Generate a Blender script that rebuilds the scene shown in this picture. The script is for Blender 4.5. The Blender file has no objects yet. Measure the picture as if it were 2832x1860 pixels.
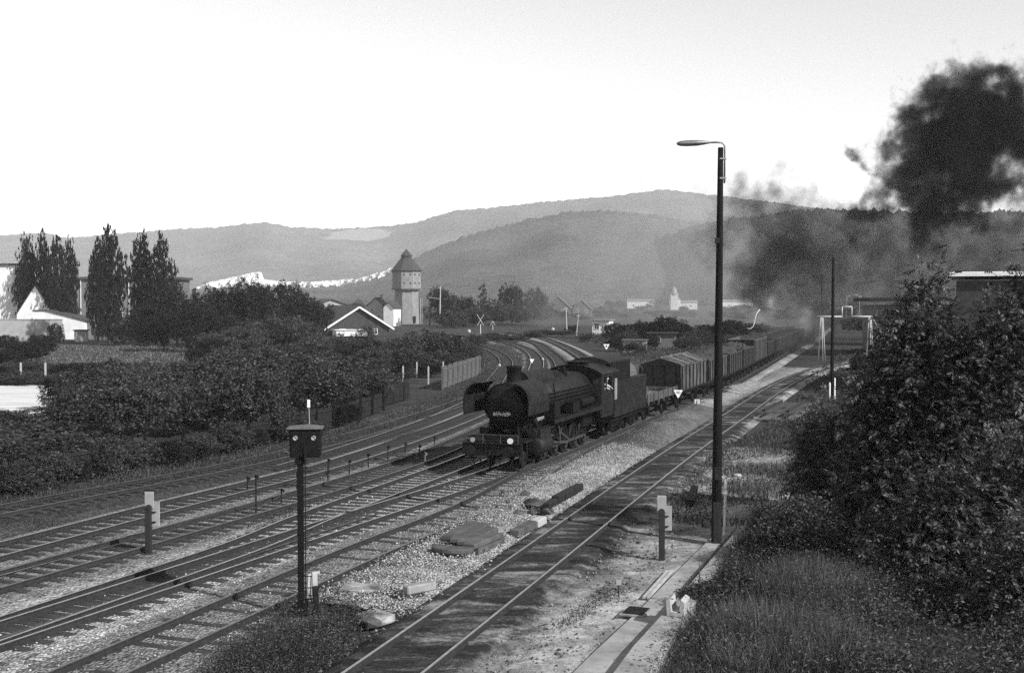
import bpy, math, random
import numpy as np
from mathutils import Vector, Matrix
R = math.radians
random.seed(7)
rng = np.random.default_rng(11)
scene = bpy.context.scene
COL = scene.collection
# ------------------------------------------------------------------ camera
CAM_H = 7.6
FPX, CX, CY, HZ = 3272.0, 1416.0, 930.0, 827.0        # focal length, centre and horizon of the photograph in its own pixels
PITCH = math.atan((CY - HZ) / FPX)
cam_d = bpy.data.cameras.new('camera'); cam = bpy.data.objects.new('camera', cam_d); COL.objects.link(cam)
cam.location = (0, 0, CAM_H); cam.rotation_euler = (R(90) - PITCH, 0, 0)
cam_d.sensor_width = 36; cam_d.lens = FPX / 2832 * 36; cam_d.clip_start = 0.5; cam_d.clip_end = 40000
scene.camera = cam
# ------------------------------------------------------------------ world, sun, exposure
SUN_AZ, SUN_EL = R(128), R(34)                          # azimuth clockwise from +Y: behind the camera's right shoulder
world = bpy.data.worlds.new("World"); scene.world = world; world.use_nodes = True
nt = world.node_tree; nt.nodes.clear()
sky = nt.nodes.new('ShaderNodeTexSky'); sky.sky_type = 'NISHITA'; sky.sun_disc = False
sky.sun_elevation = SUN_EL; sky.sun_rotation = SUN_AZ; sky.dust_density = 0.0; sky.air_density = 1.0
sep = nt.nodes.new('ShaderNodeRGBToBW')                 # the film is black and white
bg = nt.nodes.new('ShaderNodeBackground'); bg.inputs['Strength'].default_value = 0.15
wo = nt.nodes.new('ShaderNodeOutputWorld')
nt.links.new(sky.outputs[0], sep.inputs[0]); nt.links.new(sep.outputs[0], bg.inputs['Color']); nt.links.new(bg.outputs[0], wo.inputs['Surface'])
sun_d = bpy.data.lights.new('sun', 'SUN'); sun_d.energy = 4.0; sun_d.angle = R(0.6); sun_d.color = (1, 1, 1)
sun = bpy.data.objects.new('sun', sun_d); COL.objects.link(sun)
sdir = Vector((math.sin(SUN_AZ) * math.cos(SUN_EL), math.cos(SUN_AZ) * math.cos(SUN_EL), math.sin(SUN_EL)))
sun.rotation_euler = sdir.to_track_quat('Z', 'Y').to_euler()
sun.location = sdir * 100
vs = scene.view_settings; scene.display_settings.display_device = 'sRGB'
vs.view_transform = 'Standard'; vs.look = 'None'; vs.gamma = 1; vs.use_curve_mapping = False; vs.exposure = 0.72
scene.cycles.use_denoising = False      # the photograph is grainy
scene.cycles.sample_clamp_direct = 8; scene.cycles.sample_clamp_indirect = 3
scene.cycles.max_bounces = 5; scene.cycles.volume_bounces = 0; scene.cycles.transparent_max_bounces = 12
scene.cycles.volume_step_rate = 1.0; scene.cycles.volume_max_steps = 256

# ------------------------------------------------------------------ photograph pixel -> place
def ray(x, y):
    u = (x - CX) / FPX; w = (CY - y) / FPX
    c, s = math.cos(PITCH), math.sin(PITCH)
    return Vector((u, c + w * s, -s + w * c))
def G(x, y, z=0.0):            # point of the level z seen at photo pixel (x, y)
    d = ray(x, y); t = (z - CAM_H) / d.z
    return Vector((d.x * t, d.y * t, z))
def A(x, y, Y):                # point at depth Y seen at photo pixel (x, y)
    d = ray(x, y); t = Y / d.y
    return Vector((d.x * t, Y, CAM_H + d.z * t))
def seen(p, m=60):
    c, s = math.cos(PITCH), math.sin(PITCH)
    dz = p[2] - CAM_H; f = p[1] * c - dz * s
    if f < 1: return False
    x = CX + FPX * p[0] / f; y = CY - FPX * (p[1] * s + dz * c) / f
    return -m < x < 2832 + m and -m < y < 1860 + m
K = 1.19                       # the photo was studied at 2380 px wide: D-coordinates * K = photo pixels

# ------------------------------------------------------------------ materials
MATS = {}
def newmat(name):
    m = bpy.data.materials.new(name); m.use_nodes = True; MATS[name] = m
    return m, m.node_tree, m.node_tree.nodes['Principled BSDF']
def ramp(nt, stops, src=None, interp='LINEAR'):
    n = nt.nodes.new('ShaderNodeValToRGB'); e = n.color_ramp.elements; n.color_ramp.interpolation = interp
    while len(e) > 1: e.remove(e[0])
    e[0].position = stops[0][0]; e[0].color = (stops[0][1],) * 3 + (1,)
    for p, v in stops[1:]:
        k = e.new(p); k.color = (v, v, v, 1)
    if src is not None: nt.links.new(src, n.inputs['Fac'])
    return n.outputs['Color']
def math_n(nt, op, a, b=None, c=None, clamp=False):
    n = nt.nodes.new('ShaderNodeMath'); n.operation = op; n.use_clamp = clamp
    for i, v in enumerate((a, b, c)):
        if v is None: continue
        if isinstance(v, (int, float)): n.inputs[i].default_value = v
        else: nt.links.new(v, n.inputs[i])
    return n.outputs[0]
def noise_n(nt, vec, scale, detail=4, rough=.55, dist=0):
    n = nt.nodes.new('ShaderNodeTexNoise'); n.inputs['Scale'].default_value = scale; n.inputs['Detail'].default_value = detail
    n.inputs['Roughness'].default_value = rough; n.inputs['Distortion'].default_value = dist
    if vec is not None: nt.links.new(vec, n.inputs['Vector'])
    return n.outputs['Fac']
def pos(nt, obj=False, scale=(1, 1, 1)):
    if obj: o = nt.nodes.new('ShaderNodeTexCoord').outputs['Object']
    else: o = nt.nodes.new('ShaderNodeNewGeometry').outputs['Position']
    if scale != (1, 1, 1):
        v = nt.nodes.new('ShaderNodeVectorMath'); v.operation = 'MULTIPLY'; nt.links.new(o, v.inputs[0]); v.inputs[1].default_value = scale; o = v.outputs[0]
    return o
def bump(nt, b, h, strength, dist=.02):
    n = nt.nodes.new('ShaderNodeBump'); n.inputs['Strength'].default_value = strength; n.inputs['Distance'].default_value = dist
    nt.links.new(h, n.inputs['Height']); nt.links.new(n.outputs[0], b.inputs['Normal'])
def mat(name, lo, hi, scale=3, detail=5, rough=.85, metal=0, spec=.3, bmp=.3, bscale=None, stretch=(1, 1, 1), obj=True, lohi=(.3, .7), bdist=.02):
    """grey surface: mottled between lo and hi, a little bump"""
    m, t, b = newmat(name)
    p = pos(t, obj, stretch)
    f = noise_n(t, p, scale, detail, .62)
    t.links.new(ramp(t, [(lohi[0], lo), (lohi[1], hi)], f), b.inputs['Base Color'])
    b.inputs['Roughness'].default_value = rough; b.inputs['Metallic'].default_value = metal; b.inputs['Specular IOR Level'].default_value = spec
    if bmp: bump(t, b, noise_n(t, p, bscale or scale * 4, 3), bmp, bdist)
    return m
def leafmat(name, lo, hi, trans=.25):
    m, t, b = newmat(name)
    g = t.nodes.new('ShaderNodeNewGeometry')
    n = noise_n(t, g.outputs['Position'], .6, 2)
    v = math_n(t, 'MULTIPLY_ADD', n, .7, -.35)
    v = math_n(t, 'ADD', g.outputs['Random Per Island'], v, clamp=True)
    c = ramp(t, [(0, lo), (.65, lo + (hi - lo) * .3), (1, hi)], v)  # skewed so a few bright leaves imitate sunlit ones in the colour
    t.links.new(c, b.inputs['Base Color']); b.inputs['Roughness'].default_value = .7; b.inputs['Specular IOR Level'].default_value = .12
    tr = t.nodes.new('ShaderNodeBsdfTranslucent'); t.links.new(c, tr.inputs['Color'])
    mx = t.nodes.new('ShaderNodeMixShader'); mx.inputs[0].default_value = trans
    t.links.new(b.outputs[0], mx.inputs[1]); t.links.new(tr.outputs[0], mx.inputs[2])
    t.links.new(mx.outputs[0], t.nodes['Material Output'].inputs['Surface'])
    return m

# ------------------------------------------------------------------ mesh helpers
class MB:
    def __init__(s): s.v = []; s.f = []; s.mi = []; s.cur = 0; s.sm = []
    def add(s, vs, fs, smooth=False):
        o = len(s.v); s.v += [tuple(p) for p in vs]; s.f += [tuple(i + o for i in f) for f in fs]; s.mi += [s.cur] * len(fs); s.sm += [smooth] * len(fs); return s
    def box(s, c, d, rz=0, M=None):
        x, y, z = d[0] / 2, d[1] / 2, d[2] / 2
        vs = [Vector((a * x, b * y, e * z)) for e in (-1, 1) for b in (-1, 1) for a in (-1, 1)]
        T = Matrix.Translation(Vector(c)) @ (M if M is not None else Matrix.Rotation(rz, 4, 'Z'))
        return s.add([T @ v for v in vs], [(0, 2, 3, 1), (4, 5, 7, 6), (0, 1, 5, 4), (2, 6, 7, 3), (0, 4, 6, 2), (1, 3, 7, 5)])
    def bar(s, a, b, w, h=None):               # box beam from a to b
        a, b = Vector(a), Vector(b); d = b - a; h = h or w
        q = d.to_track_quat('Y', 'Z').to_matrix().to_4x4()
        return s.box((a + b) / 2, (w, d.length, h), M=q)
    def cyl(s, a, b, r0, r1=None, n=12, caps=True, smooth=True):
        a, b = Vector(a), Vector(b); r1 = r0 if r1 is None else r1
        q = (b - a).to_track_quat('Z', 'Y').to_matrix()
        vs = []
        for p, r in ((a, r0), (b, r1)):
            for k in range(n):
                t = 2 * math.pi * k / n; vs.append(p + q @ Vector((r * math.cos(t), r * math.sin(t), 0)))
        s.add(vs, [(k, (k + 1) % n, n + (k + 1) % n, n + k) for k in range(n)], smooth)
        if caps:
            s.add(vs[:n][::-1], [tuple(range(n))]); s.add(vs[n:], [tuple(range(n))])
        return s
    def tube(s, pts, r, n=8, caps=True):
        pts = [Vector(p) for p in pts]; rs = r if isinstance(r, (list, tuple)) else [r] * len(pts)
        vs = []; up = Vector((0.02, 0.03, 1))
        for i, p in enumerate(pts):
            d = (pts[min(i + 1, len(pts) - 1)] - pts[max(i - 1, 0)]).normalized()
            a = d.cross(up); a = a.normalized() if a.length > 1e-3 else Vector((1, 0, 0)); b = a.cross(d)
            vs += [p + (a * math.cos(2 * math.pi * k / n) + b * math.sin(2 * math.pi * k / n)) * rs[i] for k in range(n)]
        fs = [(i * n + k, i * n + (k + 1) % n, (i + 1) * n + (k + 1) % n, (i + 1) * n + k) for i in range(len(pts) - 1) for k in range(n)]
        if caps: fs += [tuple(range(n))[::-1], tuple(range((len(pts) - 1) * n, len(pts) * n))]
        return s.add(vs, fs, True)
    def lathe(s, prof, c=(0, 0, 0), axis='Z', n=24):  # prof: (radius, height) along the axis
        vs = []; c = Vector(c)
        for r, h in prof:
            for k in range(n):
                t = 2 * math.pi * k / n; x, y = r * math.cos(t), r * math.sin(t)
                vs.append(c + (Vector((x, y, h)) if axis == 'Z' else Vector((x, h, y)) if axis == 'Y' else Vector((h, x, y))))
        fs = [(i * n + k, i * n + (k + 1) % n, (i + 1) * n + (k + 1) % n, (i + 1) * n + k) for i in range(len(prof) - 1) for k in range(n)]
        fs += [tuple(range(n)), tuple(range((len(prof) - 1) * n, len(prof) * n))]
        return s.add(vs, fs, True)
    def prism(s, poly, a, b, axis='Y'):         # polygon (x,z) pushed along y from a to b; axis 'Z': (x,y) pushed up
        n = len(poly)
        P = (lambda p, t: (p[0], t, p[1])) if axis == 'Y' else (lambda p, t: (p[0], p[1], t)) if axis == 'Z' else (lambda p, t: (t, p[0], p[1]))
        return s.add([P(p, a) for p in poly] + [P(p, b) for p in poly], [tuple(range(n)), tuple(range(2 * n - 1, n - 1, -1))] + [(k, k + n, (k + 1) % n + n, (k + 1) % n) for k in range(n)])
    def build(s, name, m, parent=None, bevel=0, fix=True):
        me = bpy.data.meshes.new(name); me.from_pydata(s.v, [], s.f)
        for x in (m if isinstance(m, (list, tuple)) else [m]): me.materials.append(x)
        me.polygons.foreach_set('material_index', s.mi); me.polygons.foreach_set('use_smooth', s.sm)
        if fix:
            import bmesh
            bm = bmesh.new(); bm.from_mesh(me); bmesh.ops.recalc_face_normals(bm, faces=bm.faces); bm.to_mesh(me); bm.free()
        me.update()
        return link(name, me, parent, bevel)
def link(name, me, parent=None, bevel=0):
    o = bpy.data.objects.new(name, me); COL.objects.link(o)
    if parent is not None: o.parent = parent
    if bevel:
        b = o.modifiers.new('bevel', 'BEVEL'); b.width = bevel; b.segments = 1; b.limit_method = 'ANGLE'
    return o
def tag(o, label, cat, group=None, kind=None):
    o['label'] = label; o['category'] = cat
    if group: o['group'] = group
    if kind: o['kind'] = kind
    return o
def empty(name, loc, rz, label, cat, group=None):
    o = bpy.data.objects.new(name, None); COL.objects.link(o); o.location = loc; o.rotation_euler = (0, 0, rz); o.empty_display_size = .3
    return tag(o, label, cat, group)
def dup(root, loc, rz, label=None, scale=None, group=None):
    r = root.copy(); COL.objects.link(r); r.location = loc; r.rotation_euler = (0, 0, rz)
    if scale is not None: r.scale = scale if isinstance(scale, (tuple, list)) else (scale,) * 3
    if label: r['label'] = label
    if group: r['group'] = group
    for ch in list(root.children):
        c = ch.copy(); COL.objects.link(c); c.parent = r
        for g in list(ch.children):
            d = g.copy(); COL.objects.link(d); d.parent = c
    return r
def npmesh(name, V, F, m, smooth=False):
    me = bpy.data.meshes.new(name); V = np.asarray(V, np.float32).reshape(-1, 3); F = np.asarray(F, np.int32)
    k = F.shape[1]; n = F.shape[0]
    me.vertices.add(len(V)); me.vertices.foreach_set('co', V.ravel())
    me.loops.add(n * k); me.loops.foreach_set('vertex_index', F.ravel())
    me.polygons.add(n); me.polygons.foreach_set('loop_start', np.arange(0, n * k, k, dtype=np.int32)); me.polygons.foreach_set('loop_total', np.full(n, k, np.int32))
    if smooth: me.polygons.foreach_set('use_smooth', np.ones(n, bool))
    me.materials.append(m); me.update(calc_edges=True); me.validate()
    return me
def unit(n, r=rng):
    v = r.normal(size=(n, 3)); return v / np.linalg.norm(v, axis=1, keepdims=True)
def perp(d, r=rng):
    a = np.cross(d, unit(len(d), r)); return a / np.maximum(np.linalg.norm(a, axis=1, keepdims=True), 1e-6)
def diamonds(c, d, s, l, w):
    l = np.asarray(l).reshape(-1, 1); w = np.asarray(w).reshape(-1, 1)
    V = np.stack([c - d * l / 2, c + s * w / 2 - d * l * .05, c + d * l / 2, c - s * w / 2 - d * l * .05], 1)
    return V.reshape(-1, 3), np.arange(4 * len(c)).reshape(-1, 4)
def crown(lobes, n, clump=.35, per=22, r=rng, fill=.5):
    """leaf places in clumps over several ellipsoid lobes"""
    lobes = np.array(lobes, float); w = (lobes[:, 3] * lobes[:, 4] + lobes[:, 4] * lobes[:, 5]); w /= w.sum()
    nc = max(1, n // per); i = r.choice(len(lobes), nc, p=w); d = unit(nc, r)
    rad = fill + (1.02 - fill) * r.random((nc, 1)) ** .6
    cc = lobes[i, :3] + d * rad * lobes[i, 3:]
    j = r.integers(0, nc, n); size = clump * (.6 + .8 * r.random((nc, 1)))
    return cc[j] + r.normal(size=(n, 3)) * size[j] * .55, d[j]
def foliage(name, lobes, n, leaf, m, clump=.35, per=22, fill=.5, aspect=.55, seed=0, zmin=0.02, droop=0.0):
    r = np.random.default_rng(seed); c, out = crown(lobes, n, clump, per, r, fill)
    c = c[c[:, 2] > zmin]; n = len(c)
    d = unit(n, r); d[:, 2] = d[:, 2] * .6 - droop; d /= np.linalg.norm(d, axis=1, keepdims=True)
    s = perp(d, r); l = leaf * (.6 + .8 * r.random(n))
    return npmesh(name, *diamonds(c, d, s, l, l * aspect), m)
def trunk(h, r0, limbs, m, name='trunk', r1=None, lean=(0, 0)):
    b = MB(); k = 5
    b.tube([(lean[0] * t * t, lean[1] * t * t, h * t) for t in np.linspace(0, 1, k)], [r0 * (1 - .75 * t) + (r0 * .35 if t == 0 else 0) for t in np.linspace(0, 1, k)], 8)
    for z, p in limbs:
        a = Vector((lean[0] * (z / h) ** 2, lean[1] * (z / h) ** 2, z)); p = Vector(p); q = (a + p) / 2 + Vector((0, 0, .12 * (p - a).length))
        b.tube([a, q, p], [r0 * .4, r0 * .25, r0 * .08], 6)
    return b
def catmull(pts, step=2.0):
    P = [Vector((p[0], p[1])) for p in pts]; P = [2 * P[0] - P[1]] + P + [2 * P[-1] - P[-2]]; out = []
    for i in range(1, len(P) - 2):
        n = max(1, int((P[i + 1] - P[i]).length / step))
        for k in range(n):
            t = k / n; a, b, c, d = P[i - 1], P[i], P[i + 1], P[i + 2]
            out.append(.5 * ((2 * b) + (c - a) * t + (2 * a - 5 * b + 4 * c - d) * t * t + (3 * b - a - 3 * c + d) * t ** 3))
    return out + [P[-2]]
def resample(line, step):
    out = [(line[0], (line[1] - line[0]).normalized())]; acc = 0.0
    for a, b in zip(line, line[1:]):
        L = (b - a).length; d = (b - a) / L if L else Vector((0, 1)); t = step - acc
        while t <= L:
            out.append((a + d * t, d)); t += step
        acc = (acc + L) % step if L else acc
    return out
def along(line, s):
    for a, b in zip(line, line[1:]):
        L = (b - a).length
        if s <= L: return a + (b - a) * (s / L), (b - a) / L
        s -= L
    return line[-1], (line[-1] - line[-2]).normalized()
def offset(line, o):
    out = []
    for i, p in enumerate(line):
        d = (line[min(i + 1, len(line) - 1)] - line[max(i - 1, 0)]).normalized(); out.append(p + Vector((d.y, -d.x)) * o)
    return out
def sweep(line, prof, name, m, parent=None, mi=None, closed=True):
    """profile (x across, z) swept along a 2-D line; mi: material index per profile side"""
    n = len(prof); V = []; F = []; I = []
    for i, p in enumerate(line):
        d = (line[min(i + 1, len(line) - 1)] - line[max(i - 1, 0)]).normalized(); s = Vector((d.y, -d.x))
        V += [(p.x + s.x * x, p.y + s.y * x, z) for x, z in prof]
    kk = n if closed else n - 1
    for i in range(len(line) - 1):
        for k in range(kk):
            F.append((i * n + k, i * n + (k + 1) % n, (i + 1) * n + (k + 1) % n, (i + 1) * n + k)); I.append(mi[k] if mi else 0)
    if closed: F += [tuple(range(n)), tuple(range((len(line) - 1) * n, len(line) * n))]; I += [0, 0]
    b = MB(); b.v, b.f, b.mi, b.sm = V, F, I, [False] * len(F)
    return b.build(name, m, parent)
# ------------------------------------------------------------------ shared materials
m_iron = mat('sooty_iron', .003, .008, 4, rough=.7, spec=.12, bmp=.15)
m_iron2 = mat('dusty_iron', .0035, .018, 2.5, rough=.6, spec=.16, bmp=.2)
m_rod = mat('worn_steel', .05, .12, 6, rough=.45, metal=.6)
m_rail = mat('rusty_rail_side', .012, .03, 6, rough=.8, obj=False)
m_railtop = mat('polished_rail_top', .30, .5, 4, rough=.38, metal=.85, bmp=.05, obj=False)
m_railtop2 = mat('dull_rail_top', .11, .2, 4, rough=.5, metal=.5, bmp=.1, obj=False)
m_sleeper = mat('tarred_sleeper', .010, .05, 2.2, rough=.9, bmp=.6, stretch=(1, 6, 6))
m_sleeper2 = mat('weathered_sleeper', .02, .16, 2.2, rough=.9, bmp=.6, stretch=(1, 6, 6))
m_conc = mat('weathered_concrete', .15, .28, 2.5, bmp=.5)
m_concl = mat('pale_concrete', .27, .42, 3, bmp=.3)
m_concm = mat('dirty_slab', .07, .34, 1.6, bmp=.6, lohi=(.36, .62))
m_concd = mat('stained_concrete', .035, .095, 1.8, bmp=.5)
m_white = mat('white_paint', .62, .78, 3, rough=.6, bmp=.1)
m_wall = mat('white_render', .55, .72, .6, rough=.9, bmp=.2)
m_wallg = mat('grey_render', .10, .16, .5, rough=.9, bmp=.2)
m_wallm = mat('pale_masonry', .24, .36, .9, rough=.9, bmp=.4, bscale=3)
m_tower = mat('tower_masonry', .15, .25, .8, rough=.9, bmp=.4, bscale=3)
m_roof = mat('dark_roof_tiles', .035, .065, 2.5, rough=.9, bmp=.5, stretch=(1, 1, 4))
m_glass = mat('dark_glass', .02, .04, 1, rough=.15, spec=.6, bmp=0)
m_wood = mat('grey_timber', .05, .14, 2, rough=.9, bmp=.5, stretch=(5, 5, .6))
m_woodd = mat('dark_timber', .006, .02, 2, rough=.9, bmp=.5, stretch=(5, 5, .6))
m_woodl = mat('bleached_timber', .1, .32, 2, rough=.9, bmp=.4, stretch=(3, 3, .8))
m_pole = mat('creosoted_pole', .004, .012, 3, rough=.85, spec=.1, bmp=.4, stretch=(4, 4, .4))
m_bark = mat('bark', .03, .08, 4, rough=.95, bmp=.8, stretch=(1, 1, .3))
m_coal = mat('coal', .01, .04, 6, rough=.5, bmp=1.0, bscale=9, bdist=.1)
m_lamp = mat('lamp_metal', .12, .25, 4, rough=.4, metal=.5)
m_pipe = mat('pale_pipe', .5, .68, 5, rough=.6)
m_skin = mat('skin', .35, .42, 8, rough=.6, bmp=0)
m_shirt = mat('pale_shirt', .32, .42, 8, rough=.9, bmp=.1)
m_trousers = mat('dark_trousers', .03, .05, 8, rough=.9, bmp=.1)
m_gable = mat('dark_and_shaded_wall', .025, .045, 2, rough=.9)  # station gable's shade put into the colour; also the hall's plain dark wall
m_dark = mat('black_paint', .012, .02, 5, rough=.6, bmp=.1)
m_grey = mat('grey_board', .2, .3, 3, rough=.8, bmp=.2)
m_lens = mat('pale_lens', .26, .34, 9, rough=.25, spec=.5, bmp=0)
m_stone = mat('broken_stone', .22, .5, 1.4, rough=.95, bmp=.3, obj=False)
m_leafd = leafmat('dark_leaves', .007, .042, .2)
m_leafm = leafmat('bush_leaves', .014, .135, .25)
m_leafl = leafmat('pale_leaves', .03, .13, .25)
m_leafp = leafmat('poplar_leaves', .008, .032, .15)
m_leafn = leafmat('ash_leaves', .004, .17, .2)  # bright end of the range paints in sunlit leaves
m_grass = leafmat('grass_blades', .03, .15, .3)
m_dry = leafmat('dry_weeds', .05, .24, .3)

# ------------------------------------------------------------------ ground sheet
m, t, b = newmat('rough_grass_ground')
P = pos(t)
f1 = noise_n(t, P, .012, 5, .6, .4); f2 = noise_n(t, P, .35, 6, .7); f3 = noise_n(t, P, 3.0, 4, .7)
v = math_n(t, 'MULTIPLY_ADD', f2, .5, math_n(t, 'MULTIPLY', f1, .35)); v = math_n(t, 'MULTIPLY_ADD', f3, .25, v)
t.links.new(ramp(t, [(.38, .014), (.52, .034), (.62, .058), (.72, .10)], v), b.inputs['Base Color']); b.inputs['Roughness'].default_value = 1; b.inputs['Specular IOR Level'].default_value = .1
bump(t, b, f3, 1.0, .15)
mb = MB()
ys = [-60, -10, 15, 40, 80, 130, 200, 300, 450, 700, 1200, 2500, 6000, 15000]
xs = [-14000, -3000, -700, -300, -150, -80, -40, -20, 0, 20, 40, 80, 150, 300, 700, 3000, 14000]
for y in ys:
    for x in xs: mb.v.append((x, y, -.22))
for j in range(len(ys) - 1):
    for i in range(len(xs) - 1):
        a = j * len(xs) + i; mb.f.append((a, a + 1, a + 1 + len(xs), a + len(xs))); mb.mi.append(0); mb.sm.append(False)
g = mb.build('ground', m); tag(g, 'rough grassy ground running from the tracks to the hills', 'ground', kind='structure')

# the yard: one cinder sheet under all the tracks; bands across the tracks of cinder, ballast and oil
CT, ST = math.cos(R(21.5)), math.sin(R(21.5))
def lat(p): return p[0] * CT - p[1] * ST
m, t, b = newmat('yard_ballast_and_cinder')
P = pos(t)
dt = t.nodes.new('ShaderNodeVectorMath'); dt.operation = 'DOT_PRODUCT'; t.links.new(P, dt.inputs[0]); dt.inputs[1].default_value = (CT, -ST, 0)
al = t.nodes.new('ShaderNodeVectorMath'); al.operation = 'DOT_PRODUCT'; t.links.new(P, al.inputs[0]); al.inputs[1].default_value = (ST, CT, 0)
nb = noise_n(t, P, .35, 4, .6); nb2 = noise_n(t, P, 1.3, 4, .6)
lt = math_n(t, 'ADD', dt.outputs['Value'], math_n(t, 'MULTIPLY_ADD', nb, 2.2, -1.1)); lt = math_n(t, 'ADD', lt, math_n(t, 'MULTIPLY_ADD', nb2, .9, -.45))
fr = math_n(t, 'MULTIPLY_ADD', lt, 1 / 34.0, 40 / 34.0)          # t = -40 .. -6
def bt(x): return (x + 40) / 34
stops = [(-39, .05), (-36.2, .09), (-34.5, .05), (-33.2, .04), (-31.5, .035), (-30.4, .07), (-29.3, .06), (-28.4, .10), (-27.4, .2), (-26.4, .20), (-25.6, .14), (-24.9, .25), (-23.9, .16), (-22.8, .30), (-21.8, .19), (-20.9, .36), (-19.9, .16), (-18.6, .25), (-17.9, .34), (-17.0, .14), (-15.6, .05), (-14, .045), (-12.4, .05), (-11.2, .09), (-10.0, .16), (-8.8, .1), (-7, .13)]
base = ramp(t, [(bt(x), c) for x, c in stops], fr)
sp = t.nodes.new('ShaderNodeTexVoronoi'); sp.inputs['Scale'].default_value = 9.0; t.links.new(P, sp.inputs['Vector'])
spk = t.nodes.new('ShaderNodeSeparateColor'); t.links.new(sp.outputs['Color'], spk.inputs[0])
f4 = noise_n(t, P, 2.2, 6, .75); f5 = noise_n(t, P, .16, 3, .6)
mul = math_n(t, 'MULTIPLY_ADD', spk.outputs['Red'], .9, .45)
mul = math_n(t, 'MULTIPLY', mul, math_n(t, 'MULTIPLY_ADD', f4, 2.2, -.1)); mul = math_n(t, 'MULTIPLY', mul, math_n(t, 'MULTIPLY_ADD', f5, 1.0, .5))
mm = t.nodes.new('ShaderNodeMix'); mm.data_type = 'RGBA'; mm.blend_type = 'MULTIPLY'; mm.inputs['Factor'].default_value = 1
t.links.new(base, mm.inputs['A']); t.links.new(mul, mm.inputs['B'])
t.links.new(mm.outputs['Result'], b.inputs['Base Color']); b.inputs['Roughness'].default_value = 1; b.inputs['Specular IOR Level'].default_value = .1
hb = math_n(t, 'MULTIPLY_ADD', sp.outputs['Distance'], -1.5, f4)
bump(t, b, hb, 1.0, .06); m_yard = m

T3 = catmull([(-19.0, 9.5), (-15.2, 17.8), (-11.1, 26.9), (-6.03, 38.6), (-.51, 51.2), (6.6, 70.5), (17.0, 99), (37, 163), (53.5, 216), (84, 318)], 1.0)
def rail_pts(px, side=1):
    w = [G(x, y, .18) for x, y in px]; w = [Vector((p.x, p.y)) for p in w]
    w = offset(w, .7175 * side); return [w[0] - (w[1] - w[0]).normalized() * k for k in (14, 7)] + w
T1 = catmull(rail_pts([(951, 1860), (1376, 1567), (1800, 1274), (2000, 1148), (2114, 1077), (2205, 1032), (2300, 1004)]) + [(56, 168), (74, 194)], 1.0)
T2 = catmull(rail_pts([(129, 1860), (520, 1695), (950, 1514), (1293, 1379)]) + [(2.6, 57.0), (5.7, 66.2)], 1.0)
T4 = catmull(rail_pts([(0, 1704), (613, 1504), (850, 1411), (1289, 1254)]) + [(3.2, 75), (6.9, 100), (9, 130), (9.24, 152), (8.3, 190), (6, 228), (2, 252), (-2, 268)], 1.0)
T5 = catmull(rail_pts([(0, 1577), (403, 1468), (950, 1317), (1200, 1232)]) + [(.8, 80), (3.9, 105), (5.7, 136.6), (5.2, 172), (4, 205), (-1, 240), (-6, 258)], 1.0)
T6 = catmull(rail_pts([(0, 1498), (423, 1391), (950, 1258)]) + [(-2.2, 78), (1.1, 102), (3.0, 141), (2.4, 175), (-1, 205), (-9, 238), (-15, 252)], 1.0)
T7 = catmull(rail_pts([(0, 1395), (806, 1238), (1281, 1098)]) + [(-1.3, 115), (-.8, 145), (-3.5, 178), (-9, 205), (-13, 216)], 1.0)
T8 = catmull([(-9.8, 52.5), (-7.6, 60.5), (-4.6, 74), (-2.4, 88)], 1.0)

# yard outline: left of T7 to right of T1
lft = [p for p in offset(T7, -3.4) if p.y < 150]; rgt = [p for p in offset(T1, 3.0) if p.y < 135]
mb = MB(); n = 60
for i in range(n):
    a, _ = along(lft, i / (n - 1) * 138 * .98); c, _ = along(rgt, i / (n - 1) * 132 * .98)
    for k in range(11): q = a.lerp(c, k / 10); mb.v.append((q.x, q.y, -.11))
for i in range(n - 1):
    for k in range(10): a = i * 11 + k; mb.f.append((a, a + 1, a + 12, a + 11)); mb.mi.append(0); mb.sm.append(False)
yd = mb.build('yard_ground', m_yard); tag(yd, 'cinder and ballast ground spread under all the tracks', 'ground', kind='structure')

def ballast_mat(name, lo, hi, v=9.0):
    m, t, b = newmat(name); P = pos(t)
    s = t.nodes.new('ShaderNodeTexVoronoi'); s.inputs['Scale'].default_value = v; t.links.new(P, s.inputs['Vector'])
    k = t.nodes.new('ShaderNodeSeparateColor'); t.links.new(s.outputs['Color'], k.inputs[0])
    f = noise_n(t, P, 1.1, 6, .75); f2 = noise_n(t, P, .22, 3, .6)
    x = math_n(t, 'MULTIPLY_ADD', k.outputs['Red'], .5, math_n(t, 'MULTIPLY', f, .9)); x = math_n(t, 'MULTIPLY_ADD', f2, .6, x)
    t.links.new(ramp(t, [(.62, lo), (1.0, (lo + hi) / 2.2), (1.35, hi)], math_n(t, 'MULTIPLY', x, 1.0)), b.inputs['Base Color'])
    # ramp positions are limited to 0..1, so scale the sum first
    n = [l for l in t.nodes if l.type == 'VALTORGB'][-1]
    e = n.color_ramp.elements; e[0].position = .33; e[1].position = .5; e[2].position = .68
    t.links.new(math_n(t, 'MULTIPLY', x, .5), n.inputs['Fac'])
    b.inputs['Roughness'].default_value = 1; b.inputs['Specular IOR Level'].default_value = .1
    bump(t, b, math_n(t, 'MULTIPLY_ADD', s.outputs['Distance'], -1.5, f), 1.0, .06)
    return m
m_bal_l = ballast_mat('pale_ballast', .08, .52, 12); m_bal_m = ballast_mat('mid_ballast', .05, .32, 12); m_bal_d = ballast_mat('cinder_ballast', .014, .075); m_bal_o = ballast_mat('oily_ballast', .010, .16, 14)
m, t, b = newmat('siding_ground'); P = pos(t, False, (.55, 1.6, 1)); P1 = pos(t)      # oil along the siding, trodden dirt away from it
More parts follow.
